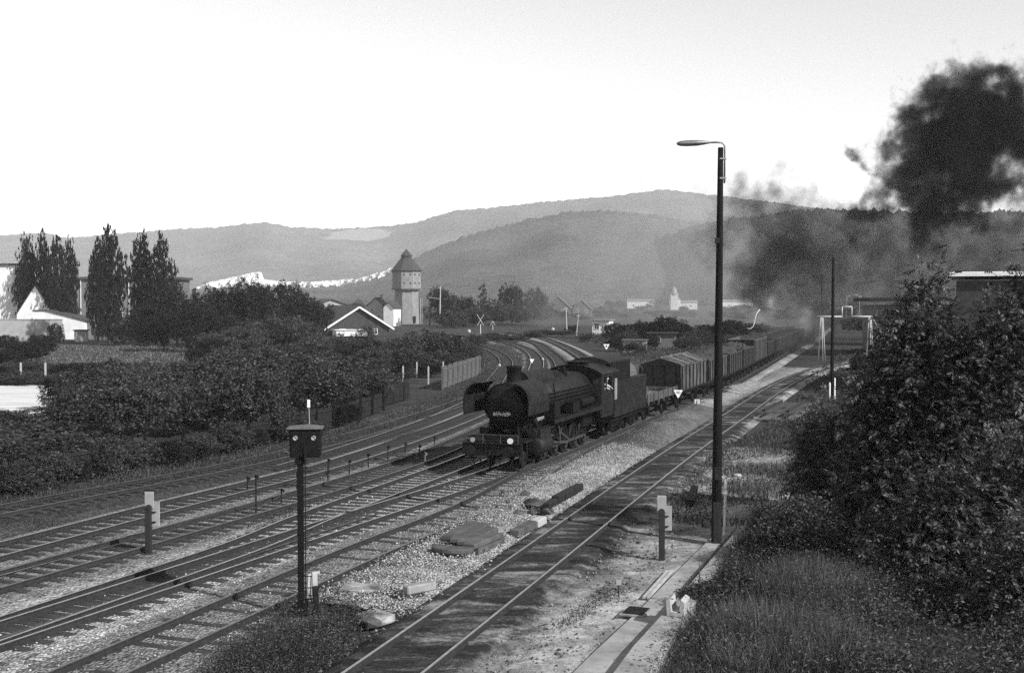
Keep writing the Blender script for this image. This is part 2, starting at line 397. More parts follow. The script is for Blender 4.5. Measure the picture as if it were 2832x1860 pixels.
dv = t.nodes.new('ShaderNodeVectorMath'); dv.operation = 'DOT_PRODUCT'; t.links.new(P1, dv.inputs[0]); dv.inputs[1].default_value = (math.cos(R(17.5)), -math.sin(R(17.5)), 0)
f1 = noise_n(t, P, .75, 5, .7, .5); f2 = noise_n(t, P1, 9, 4, .75); f3 = noise_n(t, P1, .12, 3, .6); f6 = noise_n(t, P1, .5, 5, .65, .5)
v = math_n(t, 'MULTIPLY_ADD', f2, .35, math_n(t, 'MULTIPLY_ADD', f3, .4, math_n(t, 'MULTIPLY', f1, .8)))
oil = ramp(t, [(.62, .010), (.75, .028), (.82, .06), (.92, .22)], v)
f4 = noise_n(t, P1, .28, 5, .65, .6); f5 = noise_n(t, P1, 2.6, 6, .75); f7 = noise_n(t, P1, 14, 3, .7)
v2 = math_n(t, 'MULTIPLY_ADD', f7, .3, math_n(t, 'MULTIPLY_ADD', f5, .5, math_n(t, 'MULTIPLY', f4, .7)))
dirt = ramp(t, [(.48, .04), (.62, .11), (.74, .21), (.86, .42)], v2)
dd = math_n(t, 'ABSOLUTE', math_n(t, 'ADD', dv.outputs['Value'], 9.77)); dd = math_n(t, 'ADD', dd, math_n(t, 'MULTIPLY_ADD', f6, 4.0, -2.0)); dd = math_n(t, 'MULTIPLY_ADD', dd, .9, -1.45, clamp=True)
mx = t.nodes.new('ShaderNodeMix'); mx.data_type = 'RGBA'; t.links.new(dd, mx.inputs['Factor']); t.links.new(oil, mx.inputs['A']); t.links.new(dirt, mx.inputs['B'])
t.links.new(mx.outputs['Result'], b.inputs['Base Color']); b.inputs['Roughness'].default_value = 1; b.inputs['Specular IOR Level'].default_value = .1
bump(t, b, math_n(t, 'MULTIPLY_ADD', f2, .5, f5), 1.0, .07); m_oily = m
m_bal_w = ballast_mat('fresh_ballast', .3, .7)

def track(line, label, m_bed, z, top=0, msl=None, sink=0.0, gap=.62, bed=True, wb=1.65, wid=2.5):
    """rails and the sleepers one can tell apart are parts, far sleepers one part"""
    root = empty('railway_track', (0, 0, 0), 0, label, 'railway track', 'railway tracks of the yard')
    msl = msl or m_sleeper
    if bed:
        o = sweep(line, [(-wb - .65, -.2), (-wb, z), (0, z - .005), (wb, z), (wb + .65, -.2)], 'track_bed', m_bed, None, closed=False)
        tag(o, 'ballast bed under the ' + label, 'track bed', kind='structure')
    rp = [(-.07, .035), (-.07, .05), (-.012, .065), (-.012, .135), (-.036, .145), (-.036, .18), (.036, .18), (.036, .145), (.012, .135), (.012, .065), (.07, .05), (.07, .035)]
    mi = [0, 0, 0, 0, 0, 1, 0, 0, 0, 0, 0, 0]
    for s in (-1, 1):
        ln = offset(line, s * .7535)
        sweep(ln, rp, 'rail', [m_rail, (m_railtop, m_railtop2)[top]], root, mi=mi)
    pts = [(p, d) for p, d in resample(line, gap) if seen((p.x, p.y, 0))]
    pts.sort(key=lambda q: q[0].y)
    base = MB(); base.box((0, 0, -.035), (wid, .25, .15)); base.box((-.75, 0, .052), (.32, .16, .024)); base.box((.75, 0, .052), (.32, .16, .024))
    me = None; far = MB()
    for i, (p, d) in enumerate(pts):
        a = -math.atan2(d.x, d.y) + random.uniform(-.02, .02); zz = -sink * random.random() + random.uniform(-.012, .004)
        if i < 100:
            if me is None: o = base.build('sleeper', msl, root, .012); me = o
            else: o = me.copy(); COL.objects.link(o)
            o.location = (p.x, p.y, zz); o.rotation_euler = (random.uniform(-.02, .02), 0, a)
        else: far.box((p.x, p.y, -.035 + zz), (2.5, .25, .15), a)
    if far.v: f = far.build('sleeper', msl, root); f['kind'] = 'stuff'
    return root
track(T1, 'oily siding track nearest the concrete path', m_oily, 0.052, 0, m_sleeper2, .085, .66, wb=1.25)
track(T2, 'diverging track merging under the locomotive beside the gravel bank', m_bal_m, .020, 1, m_sleeper, .04)
track(T3, 'main track carrying the steam locomotive and its goods train', m_bal_l, .012, 0)
track(T4, 'track just beyond the locomotive joining its track near the two lamp signal', m_bal_l, .006, 0)
track(T5, 'track running beside the row of thin wire stakes', m_bal_m, .002, 1)
track(T6, 'track behind the black marker post with bright polished rails', m_bal_m, -.004, 0)
track(T7, 'farthest track running along the dark plank fence', m_bal_d, -.010, 1)
track(T8, 'short connecting rails crossing behind the locomotive smokebox', m_bal_d, -.02, 0, bed=False)
# ------------------------------------------------------------------ gravel bank, dirt apron, concrete path
def hnoise(x, y, s=1.0):
    return (math.sin(x * 1.3 * s + 1.7 * math.sin(y * .7 * s)) + math.sin(y * 1.9 * s + 2.1 * math.sin(x * .9 * s + 1)) + .5 * math.sin(3.1 * x * s + 2.3 * y * s)) / 2.5
t1v = [p for p in T1 if 14 < p.y < 112]
def bank_strip(name, label, m, o0, o1, hmax, ya, yb, M=14, zb=-.12):
    mb = MB(); ln = [p for p in t1v if ya < p.y < yb]; L0 = offset(ln, o0); L1 = offset(ln, o1); n = len(ln)
    for i in range(n):
        e = min(1, i / 4, (n - 1 - i) / 6)
        for k in range(M + 1):
            w = k / M; q = L0[i].lerp(L1[i], w + .02 * math.sin(i * .9)); h = math.sin(math.pi * w) ** .8
            mb.v.append((q.x, q.y, zb + (hmax + .12) * h * e * (.75 + .4 * hnoise(q.x, q.y, .8)) + .02 * hnoise(q.x, q.y, 4)))
    for i in range(n - 1):
        for k in range(M): a = i * (M + 1) + k; mb.f.append((a, a + 1, a + M + 2, a + M + 1)); mb.mi.append(0); mb.sm.append(True)
    return tag(mb.build(name, m), label, 'gravel bank', kind='structure')
m_bank = ballast_mat('gravel_of_the_bank', .10, .52, 13)
m_bank2 = ballast_mat('grey_gravel', .05, .19, 12)
bank_strip('gravel_bank', 'pale gravel bank between the locomotive and the siding', m_bank, -4.7, -1.5, .3, 27.5, 62)
bank_strip('gravel_bank', 'darker grey gravel bank beside the wagons under the speed sign', m_bank2, -4.6, -1.3, .75, 58, 84)
bank_strip('gravel_bank', 'light gravel shoulder beside the coal wagons', m_bank, -5.2, -2.6, .1, 80, 111)
# loose stones of the bank
V = []; F = []
octa = np.array([(1, 0, 0), (-1, 0, 0), (0, 1, 0), (0, -1, 0), (0, 0, 1), (0, 0, -1)], float); of = [(0, 2, 4), (2, 1, 4), (1, 3, 4), (3, 0, 4), (2, 0, 5), (1, 2, 5), (3, 1, 5), (0, 3, 5)]
def stones(name, label, n, o0, o1, ya, yb, zf, m, smin=.025, smax=.07):
    ln = [p for p in t1v if ya < p.y < yb]; i = (rng.random(n) ** 1.3 * (len(ln) - 1)).astype(int)
    A0 = np.array([tuple(p) for p in offset(ln, o0)]); A1 = np.array([tuple(p) for p in offset(ln, o1)])
    w = rng.random((n, 1)); q = A0[i] * (1 - w) + A1[i] * w + rng.normal(size=(n, 2)) * .3
    z = np.array([zf(float(a)) for a in w[:, 0]]) + rng.normal(size=n) * .02
    s = smin + (smax - smin) * rng.random((n, 1, 1)) ** 2
    D = octa[None] * s * (.6 + .8 * rng.random((n, 6, 1))); th = rng.random(n) * 6.28; c, sn = np.cos(th), np.sin(th)
    X = D[:, :, 0] * c[:, None] - D[:, :, 1] * sn[:, None]; Y = D[:, :, 0] * sn[:, None] + D[:, :, 1] * c[:, None]
    VV = np.stack([X + q[:, 0:1], Y + q[:, 1:2], D[:, :, 2] * .8 + z[:, None]], 2)
    FF = np.arange(n)[:, None, None] * 6 + np.array(of)[None]
    o = link(name, npmesh(name, VV, FF.reshape(-1, 3), m)); return tag(o, label, 'stones', kind='stuff')
def stonemat(name, lo, hi):
    m, t, b = newmat(name); g = t.nodes.new('ShaderNodeNewGeometry')
    t.links.new(ramp(t, [(0, lo), (.6, (lo + hi) / 2), (1, hi)], g.outputs['Random Per Island']), b.inputs['Base Color']); b.inputs['Roughness'].default_value = 1; b.inputs['Specular IOR Level'].default_value = .1
    return m
m_st = stonemat('loose_stones', .07, .46); m_st2 = stonemat('dark_stones', .04, .24)
stones('gravel', 'loose pale stones covering the gravel bank', 20000, -4.6, -1.6, 27.8, 60, lambda w: -.11 + .4 * math.sin(math.pi * w) ** .8 * .85, m_st, .014, .042)
stones('gravel', 'loose ballast stones between the tracks near the signal', 9000, -9.5, -4.4, 19, 52, lambda w: 0.0, m_st, .015, .04)
stones('gravel', 'dark clinker stones strewn along the oily siding', 5000, -1.5, 3.6, 17, 60, lambda w: -.03, m_st2, .02, .06)

m_dirt = m_oily
mb = MB(); ln = [p for p in t1v if p.y < 62]; L0 = offset(ln, .9); L1 = offset(ln, 7.6); n = len(ln)
for i in range(n):
    for k in range(13):
        q = L0[i].lerp(L1[i], k / 12); mb.v.append((q.x, q.y, -.085 + .03 * hnoise(q.x, q.y, 1.5) + (.045 if k else -.02)))
for i in range(n - 1):
    for k in range(12): a = i * 13 + k; mb.f.append((a, a + 1, a + 14, a + 13)); mb.mi.append(0); mb.sm.append(True)
tag(mb.build('dirt_ground', m_dirt), 'trodden dirt strip between the siding and the concrete path', 'ground', kind='structure')
def slab(name, label, px, z, th, m, cat='path'):
    p = [G(x * K, y * K, z) for x, y in px]; mb = MB(); mb.prism([(q.x, q.y) for q in p], z - th, z, 'Z')
    return tag(mb.build(name, m, None, .02), label, cat, kind='structure')
m_path = mat('path_concrete', .15, .33, 1.1, rough=.95, bmp=.6, bscale=9, obj=False)
slab('path', 'low concrete footway beside the lamp post', [(1290, 1600), (1408, 1600), (1430, 1560), (1500, 1475), (1575, 1385), (1640, 1305), (1712, 1222), (1680, 1222), (1650, 1250), (1560, 1338), (1480, 1420), (1380, 1512)], .03, .2, m_path)
slab('path', 'raised concrete kerb slab along the weedy bank', [(1395, 1600), (1480, 1600), (1523, 1545), (1545, 1512), (1563, 1482), (1588, 1432), (1622, 1390), (1655, 1340), (1690, 1290), (1738, 1220), (1722, 1219), (1690, 1255), (1650, 1300), (1600, 1358), (1545, 1418), (1470, 1500)], .27, .5, m_path)
for i, (x0, x1, y0, y1) in enumerate([(1500, 1560, 1322, 1385)]):
    for k, dx in enumerate((0, 10)):
        a, c = G((1500 + dx - 4) * K, 1388 * K, .045), G((1556 + dx - 4) * K, 1325 * K, .045)
        mb = MB(); mb.bar(a, c, .07, .05); tag(mb.build('kerb_strip', m_concl), ('outer' if k == 0 else 'inner') + ' of two thin white strips set in the footway', 'kerb strip')
e = empty('drain_cover', G(1478 * K, 1421 * K, .05), R(-22), 'rectangular iron drain cover set in the footway beside the trough piece', 'drain cover')
mb = MB(); mb.box((0, 0, 0), (.62, .8, .05)); mb.build('frame', m_conc, e, .01)
mb = MB(); mb.box((0, 0, .02), (.5, .66, .05)); [mb.box((0, y, .045), (.46, .03, .012)) for y in np.linspace(-.28, .28, 8)]; mb.build('cover', m_iron2, e)
# concrete trough piece (U)
e = empty('trough_piece', G(1575 * K, 1426 * K, .27), R(-20), 'white U shaped concrete trough piece standing on the kerb slab', 'cable trough')
mb = MB(); mb.prism([(-.2, 0), (.2, 0), (.23, .36), (.12, .42), (.08, .12), (-.08, .12), (-.12, .42), (-.23, .36)], -.28, .28); mb.build('channel', m_concl, e, .015)

# ------------------------------------------------------------------ lamp post, poles, signal, markers
def pole(name, label, cat, px, ptop, m, r0, r1, n=14):
    b = G(*px); v = ray(*ptop); Y = b.y; tp = A(ptop[0], ptop[1], Y); h = tp.z
    e = empty(name, b, 0, label, cat); mb = MB(); k = 7
    mb.tube([((tp.x - b.x) * t, 0, h * t - .2 * (t == 0)) for t in np.linspace(0, 1, k)], [r0 + (r1 - r0) * t for t in np.linspace(0, 1, k)], n)
    mb.build('pole', m, e); return e, h, tp.x - b.x
e, h, dx = pole('lamp_post', 'tall dark lamp post with a hooked cobra head lamp by the footway', 'lamp post', (1981, 1500), (1993, 408), m_pole, .165, .085)
mb = MB(); mb.tube([(dx + .12, -.02, h - 1.1), (dx + .125, -.02, h - .2), (dx + .12, -.02, h + .05), (dx + .05, -.02, h + .14), (dx - .12, -.02, h + .155), (dx - .3, -.02, h + .15)], [.03] * 6, 8)
for z in (h - .95, h - .35): mb.box((dx + .06, -.01, z), (.2, .2, .05))
mb.build('bracket', m_lamp, e)
mb = MB(); mb.lathe([(.03, 0), (.05, .12), (.085, .3), (.115, .5), (.12, .8), (.1, 1.0), (.05, 1.1), (.01, 1.12)], (0, 0, 0), 'X', 16)
mb.v = [(dx - .25 - x, y * 1.25 - .02, h + .155 + z * .8 - .035 * x) for x, y, z in mb.v]; hd = mb.build('lamp_head', m_lamp, e)
mb = MB(); mb.lathe([(.02, 0), (.085, .03), (.1, .25), (.09, .5), (.02, .56)], (0, 0, 0), 'X', 14)
mb.v = [(dx - .7 - x, y - .02, h + .1 + z * .5) for x, y, z in mb.v]; mb.build('lens', m_lens, hd)
mb = MB(); mb.box((0.0, -.18, 2.2), (.2, .09, .42)); mb.box((-.05, -.16, 9.4), (.14, .08, .18)); mb.build('fuse_box', m_iron2, e, .01)
mb = MB(); mb.box((-.02, -.2, .65), (.24, .14, 1.3)); mb.build('base_cladding', m_woodd, e, .01)
e = empty('conduit_pipe', G(1672 * K + 14, 1246 * K, 0), 0, 'white conduit pipe standing against the foot of the lamp post', 'pipe')
mb = MB(); mb.cyl((0, 0, -.1), (.02, 0, 1.55), .045); mb.cyl((0, 0, .05), (0, 0, .12), .07); mb.cyl((.02, 0, 1.35), (.02, 0, 1.4), .075); mb.build('pipe', m_pipe, e)
mb = MB(); mb.lathe([(.05, 0), (.06, .05), (.05, .2), (.015, .34)], (.02, 0, 1.53)); mb.box((-.1, 0, 1.42), (.16, .05, .05)); mb.build('cap', m_pipe, e)
e, h, dx = pole('utility_pole', 'tall bare dark pole with a white painted concrete foot beside the siding curve', 'pole', (2300, 1100), (2305, 712), m_pole, .15, .10)
mb = MB()
for s in (-1, 1): mb.box((s * .19, -.12, .45), (.1, .2, 1.2)); mb.box((s * .19, -.12, 1.1 + (s > 0) * .2), (.1, .18, .2 + (s > 0) * .3))
mb.box((0, -.04, .4), (.3, .08, 1.0)); mb.build('concrete_foot', m_white, e, .015)
mb = MB(); mb.box((0, 0, h + .05), (.1, .1, .16)); mb.build('cap', m_iron2, e)

# signal
e = empty('signal', G(833, 1704), R(4), 'dark ground signal on a slim iron post with two pale round lamps in its box', 'signal')
mb = MB(); mb.box((0, 0, 1.95), (.14, .14, 4.0)); mb.box((0, 0, .15), (.3, .3, .35)); mb.box((0, 0, 3.72), (.22, .22, .1))
for z in (1.0, 2.0, 2.6, 3.1): mb.box((0, 0, z), (.17, .17, .04))
mb.build('post', m_iron, e, .008)
bx = MB(); bx.box((.12, .1, 4.18), (.72, .46, .68)); bx.box((.12, -.135, 4.18), (.66, .02, .62)); hb = bx.build('lamp_box', m_iron, e, .012)
mb = MB(); mb.prism([(-.3, 4.52), (.54, 4.52), (.54, 4.545), (.12, 4.585), (-.3, 4.545)], -.2, .38); mb.build('lid', m_wood, hb)
for x in (-.1, .33):
    mb = MB(); mb.cyl((x, -.145, 4.31), (x, -.165, 4.31), .056, n=20); mb.build('lamp', m_lens, hb)
    mb = MB(); mb.tube([(x + .085 * math.cos(a), -.21, 4.31 + .085 * math.sin(a)) for a in np.linspace(0, math.pi, 9)], .012, 5); mb.build('hood', m_iron, hb)
mb = MB(); mb.bar((-.1, -.14, 3.75), (.06, -.16, 4.1), .05); mb.bar((.12, -.14, 3.75), (.1, -.16, 4.1), .05); mb.prism([(-.2, 3.86), (-.02, 3.86), (.1, 4.1), (.04, 4.16)], -.17, -.15); mb.build('bracket', m_iron, e)
mb = MB(); mb.bar((.1, .12, .1), (.1, .12, 3.8), .02)
for k in range(12): mb.box((.16, .06, .4 + k * .28), (.2, .02, .02))
mb.build('ladder', m_iron, e)
# point machine stubs and short posts round the signal foot
for i, (x, y, hh, w, lb) in enumerate([(852, 1655, .62, .06, 'thin pale concrete stake at the foot of the signal'), (862, 1648, .55, .05, 'thinnest pale stake just beside the signal foot'), (871, 1668, .8, .13, 'broad notched white stake next to the signal foot'), (876, 1705, .75, .12, 'dark square stump standing behind the signal foot')]):
    q = G(x, y, 0); e = MB(); e.box((0, 0, hh / 2 - .05), (w, w, hh + .1)); e.box((.05, 0, hh - .02), (w * .9 + .05, w * .8, .05))
    o = e.build('stake', m_iron2 if i == 3 else m_concl, None, .008); o.location = q; o.rotation_euler = (R(2 * i - 3), R(3 - i * 2), R(20)); tag(o, lb, 'stake')
def marker(px, label, flip=1):
    e = empty('marker_post', G(*px), R(-3), label, 'track marker')
    mb = MB(); mb.box((0, 0, .68), (.17, .15, 1.42)); mb.cyl((0, -.075, 1.39), (0, .075, 1.39), .085, n=16); mb.build('post', m_dark, e, .01)
    mb = MB(); mb.box((0, .1, 1.6), (.27, .05, .5)); mb.build('upper_board', m_grey, e, .008)
    mb = MB(); mb.box((.17, .13, 1.18), (.26, .05, .72)); mb.build('lower_board', m_grey, e, .008)
    for z in (.95, 1.25): mb = MB(); mb.box((.08, .07, z), (.26, .03, .03)); mb.build('strap', m_iron2, e)
    return e
marker((411, 1531), 'black topped marker post with grey boards standing among the tracks')
e = marker((1830, 1545), 'black topped marker post with grey boards standing beside the siding')
# wire stakes along T5
line = offset(T5, 1.75); wires = []
for k, (x, y, hh) in enumerate([(684, 1360, .62), (708, 1424, 1.45), (778, 1390, .55), (821, 1352, .7), (907, 1330, .5), (908, 1312, .72), (966, 1312, .66), (1019, 1292, .66), (1072, 1274, .75), (1120, 1256, .6), (1160, 1270, .72), (1176, 1282, .55), (1201, 1232, .5)]):
    q = G(x, y, 0); mb = MB(); mb.box((0, 0, hh / 2), (.05, .05, hh)); mb.box((.03, 0, hh - .08), (.12, .05, .1)); mb.cyl((.06, -.04, hh - .1), (.06, .04, hh - .1), .05, n=10)
    o = mb.build('wire_stake', m_iron2 if k != 11 else m_white); o.location = q; o.rotation_euler = (0, R(random.uniform(-2, 2)), 0)
    wires.append((q.x + .06, q.y, hh - .1))
    tag(o, 'thin iron stake with a pulley for signal wire beside the track' if k not in (1, 11) else ('tallest thin stake of the signal wire row' if k == 1 else 'short white stake ending the signal wire row'), 'wire stake', 'signal wire stakes')
w2 = sorted([w for w in wires], key=lambda q: q[1])
for dz, nm in ((0, 'upper'), (-.16, 'lower')):
    mb = MB(); mb.tube([(w2[0][0] - 8, w2[0][1] - 17, .35 + dz)] + [(a[0], a[1], .45 + dz) for a in w2 if abs(lat(a) - lat(w2[0])) < 2.5], .012, 5); tag(mb.build('signal_wire', m_rod), nm + ' of two signal wires strung along the row of thin stakes', 'wire')
mb = MB(); mb.tube([(p.x, p.y, .1) for p in offset(T3, .15)[6:34:3]], .028, 6); tag(mb.build('point_rod', m_rod), 'bright steel point rod lying between the rails of the main track', 'point rod')

# signs beside the train
def text_part(body, size, loc, rot, m, parent, name):     # lettering turned into a mesh of its own
    c = bpy.data.curves.new(name, 'FONT'); c.body = body; c.size = size; c.extrude = .004; c.align_x = 'CENTER'; c.align_y = 'CENTER'; c.materials.append(m)
    o = bpy.data.objects.new(name, c); COL.objects.link(o)
    me = bpy.data.meshes.new_from_object(o.evaluated_get(bpy.context.evaluated_depsgraph_get())); bpy.data.objects.remove(o); me.materials.clear(); me.materials.append(m)
    o = link(name, me, parent); o.location = loc; o.rotation_euler = rot; return o
def tri_sign(px, w, h, label, txt=None, rim=False, post=True):
    e = empty('speed_sign', G(*px), 0, label, 'sign')
    if post: mb = MB(); mb.cyl((0, 0, -.1), (0, 0, h + .05), .03, n=8); mb.build('post', m_iron2, e)
    mb = MB(); mb.prism([(-w / 2, h + w * .86), (w / 2, h + w * .86), (.03, h), (-.03, h)], -.06, -.035); mb.build('plate', m_white, e)
    if rim: mb = MB(); mb.prism([(-w * .2, h + w * .68), (w * .2, h + w * .68), (0, h + w * .3)], -.075, -.062); mb.build('triangle', m_dark, e)
    if txt: text_part(txt, w * .48, (0, -.066, h + w * .56), (R(90), 0, 0), m_dark, e, 'number')
    return e
tri_sign((1875, 1160), .57, 1.39, 'white triangular speed sign reading 90 beside the flat wagon', '90')
tri_sign((1471, 1024), .5, .8, 'white triangular sign point down behind the locomotive chimney', None)
tri_sign((1677, 1000), .75, 1.5, 'white triangular sign with dark centre on the grassy bank', None, True)
e = empty('marker_board', G(1928, 1128), R(-8), 'white marker board with a black letter E beside the wagons', 'sign')
mb = MB(); mb.prism([(-.17, 0), (-.11, 0), (-.05, .1), (.13, .16), (.17, .3), (.17, .62), (-.17, .62)], -.03, 0); mb.build('board', m_white, e)
text_part('E', .5, (.01, -.036, .36), (R(90), 0, 0), m_dark, e, 'letter')
# low white stumps
q = G(2355, 1068, 0); e = empty('marker_stone', q, 0, 'rounded white marker stone with a black band in the grass', 'marker stone')
mb = MB(); mb.prism([(-.38, -.1), (.38, -.1), (.38, .4), (.28, .55), (-.1, .58), (-.3, .5), (-.38, .38)], -.1, .1); mb.build('stone', m_white, e, .02)
mb = MB(); mb.box((0, -.105, .22), (.78, .012, .07)); mb.build('band', m_dark, e)
for i, (x, y, w, h, lb) in enumerate([(669, 1249, .55, .45, 'squat grey concrete block beside the farthest track'), (149, 1328, .35, .14, 'bright white stone lying in front of the plank fence'), (2039, 1318, .42, .14, 'small flat white stone in the grass behind the lamp post'), (1668, 1424, .2, .1, 'single white stone beside the oily siding')]):
    mb = MB(); mb.lathe([(w * .42, -.08), (w * .5, h * .3), (w * .42, h * .8), (w * .25, h)], n=7) if i else mb.box((0, 0, h / 2), (w * .8, w * .5, h)); o = mb.build('stone', m_concl if i else m_concd, None); o.location = G(x, y, -.05); o.rotation_euler = (0, 0, i); tag(o, lb, 'stone')
e = empty('box_post', G(1437 * K, 1385 * K, -.05), 0, 'tiny box on a thin rod stuck in the dirt by the footway', 'marker'); mb = MB(); mb.cyl((0, 0, 0), (0, 0, .3), .012); mb.build('rod', m_iron2, e); mb = MB(); mb.box((0, 0, .36), (.14, .1, .13)); mb.build('box', m_grey, e, .01)

# ------------------------------------------------------------------ debris on the gravel bank
def plank(name, label, a, c, w, h, m, cat, z=.2, curve=0):
    p, q = G(a[0], a[1], z), G(c[0], c[1], z); mb = MB()
    if not curve: mb.bar(p, q, w, h)
    else:
        n = 8; d = (q - p); s = Vector((d.y, -d.x, 0)).normalized()
        for i in range(n + 1):
            t = i / n; c0 = p + d * t + s * curve * math.sin(math.pi * t); ww = w * (.35 + .65 * math.sin(math.pi * (.08 + .84 * t)) ** .6)
            for sx, zz in ((-1, -h / 2), (1, -h / 2), (1, h / 2), (-1, h / 2)): mb.v.append(tuple(c0 + s * sx * ww / 2 + Vector((0, 0, zz))))
        for i in range(n):
            for k in range(4): mb.f.append((i * 4 + k, i * 4 + (k + 1) % 4, i * 4 + 4 + (k + 1) % 4, i * 4 + 4 + k)); mb.mi.append(0); mb.sm.append(False)
        mb.f += [(0, 1, 2, 3), (n * 4, n * 4 + 1, n * 4 + 2, n * 4 + 3)]; mb.mi += [0, 0]; mb.sm += [False, False]
    if name == 'concrete_slab': r_ = random.Random(len(label)); mb.v = [(x + r_.uniform(-.13, .13), y + r_.uniform(-.13, .13), z_ + r_.uniform(-.05, .03)) for x, y, z_ in mb.v]
    return tag(mb.build(name, m, None, .03), label, cat)
def cs(x, y): return (900 + x / 3.635, 1330 + y / 3.635)    # a close view of the photograph
for i, (a, c, w) in enumerate([((1230, 570), (1500, 425), .4), ((1310, 600), (1600, 440), .42), ((1380, 625), (1680, 480), .42), ((1440, 655), (1730, 535), .42)]):
    plank('concrete_plank', ['uppermost', 'second', 'third', 'lowest'][i] + ' of four stained concrete planks laid side by side on the gravel', cs(*a), cs(*c), w, .16, m_concd, 'concrete plank', .37 - i * .012)
plank('concrete_plank', 'curved edge plank bowed out at the lower end of the plank stack', cs(1085, 665), cs(1475, 695), .55, .15, m_concd, 'concrete plank', .33, .14)
plank('concrete_beam', 'stained hollow concrete beam along the siding with a dark open end', cs(1500, 700), cs(1760, 575), .3, .26, m_concd, 'concrete beam', .14)
plank('concrete_beam', 'rounded concrete beam further up beside the siding', cs(1900, 525), cs(2080, 430), .34, .26, m_concd, 'concrete beam', .14)
plank('concrete_beam', 'bright white broken beam end pointing at the siding', cs(2105, 430), cs(2185, 385), .3, .26, m_concl, 'concrete beam', .14)
def c5(x, y): return (850 + x / 2.481, 1230 + y / 2.481)
plank('timber_baulk', 'dark long timber baulk lying on the upper gravel', c5(1700, 375), c5(1870, 285), .3, .28, m_woodd, 'timber', .3)
plank('timber_baulk', 'short dark timber lying across the broken rubble', c5(1640, 420), c5(1700, 385), .25, .22, m_woodd, 'timber', .3)
plank('concrete_slab', 'flat grey concrete slab near the signal foot', cs(190, 1065), cs(560, 1075), .8, .12, m_concm, 'concrete slab', .25)
plank('concrete_slab', 'broad pale concrete slab below the flat grey one', cs(130, 1170), cs(480, 1210), .95, .1, m_concm, 'concrete slab', .15)
plank('concrete_beam', 'short white concrete beam with a square hole at its end', cs(800, 1095), cs(1090, 1040), .26, .22, m_conc, 'concrete beam', .24)
plank('concrete_beam', 'greyish stub lying before the white beam', cs(680, 1075), cs(790, 1090), .3, .2, m_conc, 'concrete beam', .14)
plank('concrete_slab', 'pale tilted slab at the weedy end of the bank', cs(430, 1340), cs(640, 1390), .7, .14, m_concm, 'concrete slab', .05)
plank('concrete_slab', 'dark wedge of broken slab among the weeds', cs(380, 1400), cs(470, 1440), .4, .22, m_concd, 'concrete slab', .06)
for i, (x, y, s, mm) in enumerate([(1530, 415, .5, m_dark), (1560, 470, .42, m_concd), (1600, 430, .55, m_concd), (1500, 360, .5, m_concd), (1640, 470, .4, m_concd), (1440, 475, .3, m_concd), (1570, 390, .35, m_concd), (1350, 330, .25, m_concd)]):
    mb = MB(); r_ = random.Random(i); pr = [(s * (.5 + .4 * r_.random()) * (1 - .35 * k), s * .3 * k - .05) for k in range(3)]
    mb.lathe(pr, n=6); mb.v = [(a * (1 + .5 * r_.random()), b2 * (1 + .5 * r_.random()), c2) for a, b2, c2 in mb.v]
    o = mb.build('rubble_block', mm); q = c5(x, y); o.location = G(q[0], q[1], .12); o.rotation_euler = (r_.uniform(-.4, .4), r_.uniform(-.4, .4), i)
    for p_ in o.data.polygons: p_.use_smooth = False
    tag(o, 'jagged lump of broken concrete in the rubble above the planks', 'rubble block', 'broken concrete lumps on the gravel bank')
# oil patch: a real soaked patch of ground in the siding
mb = MB(); c0 = G(1318 * K, 1238 * K, .034); n = 22
for k in range(n):
    a = 2 * math.pi * k / n; r_ = 1 + .25 * math.sin(3 * a + 1) + .12 * math.sin(7 * a); x, y = .62 * r_ * math.cos(a), 2.0 * r_ * math.sin(a)
    th = R(-20); mb.v.append((c0.x + x * math.cos(th) - y * math.sin(th), c0.y + x * math.sin(th) + y * math.cos(th), .04))
mb.f.append(tuple(range(n))); mb.mi.append(0); mb.sm.append(False)
tag(mb.build('oil_patch', mat('oil_soaked_cinder', .006, .014, 3, rough=.9, spec=.1, bmp=.5)), 'black oil soaked patch between the rails of the siding', 'oil patch', kind='structure')

# spare track panels in the grass
for k, (lb, dz, off, ln_) in enumerate([('lower of two spare track panels lying in the grass right of the siding', 0, 0, 8.0), ('upper rusty track panel stacked on another in the grass', .38, .25, 7.0)]):
    q = G(1068 * 1.0 + 1070, 1162, 0); e = empty('track_panel', (q.x + off, q.y + off, dz - .05), R(-22), lb, 'track panel')
    for s in (-1, 1): mb = MB(); mb.box((s * .75, ln_ / 2, .3), (.07, ln_, .14)); mb.box((s * .75, ln_ / 2, .24), (.13, ln_, .03)); mb.build('rail', [m_rail], e)
    me = None
    for i in range(9):
        if me is None: mb = MB(); mb.box((0, 0, .15), (2.5, .24, .14)); o = mb.build('sleeper', m_wood if k else m_conc, e); me = o
        else: o = me.copy(); COL.objects.link(o)
        o.location = (0, .15 + i * (ln_ - .3) / 8, 0)
mb = MB(); q = G(1980, 1395, 0); mb.bar((q.x - 1.0, q.y - .3, .12), (q.x - .3, q.y + 3.2, .12), .28, .22); tag(mb.build('timber_baulk', m_woodd, None, .01), 'dark old sleeper lying in the grass behind the marker post', 'timber')
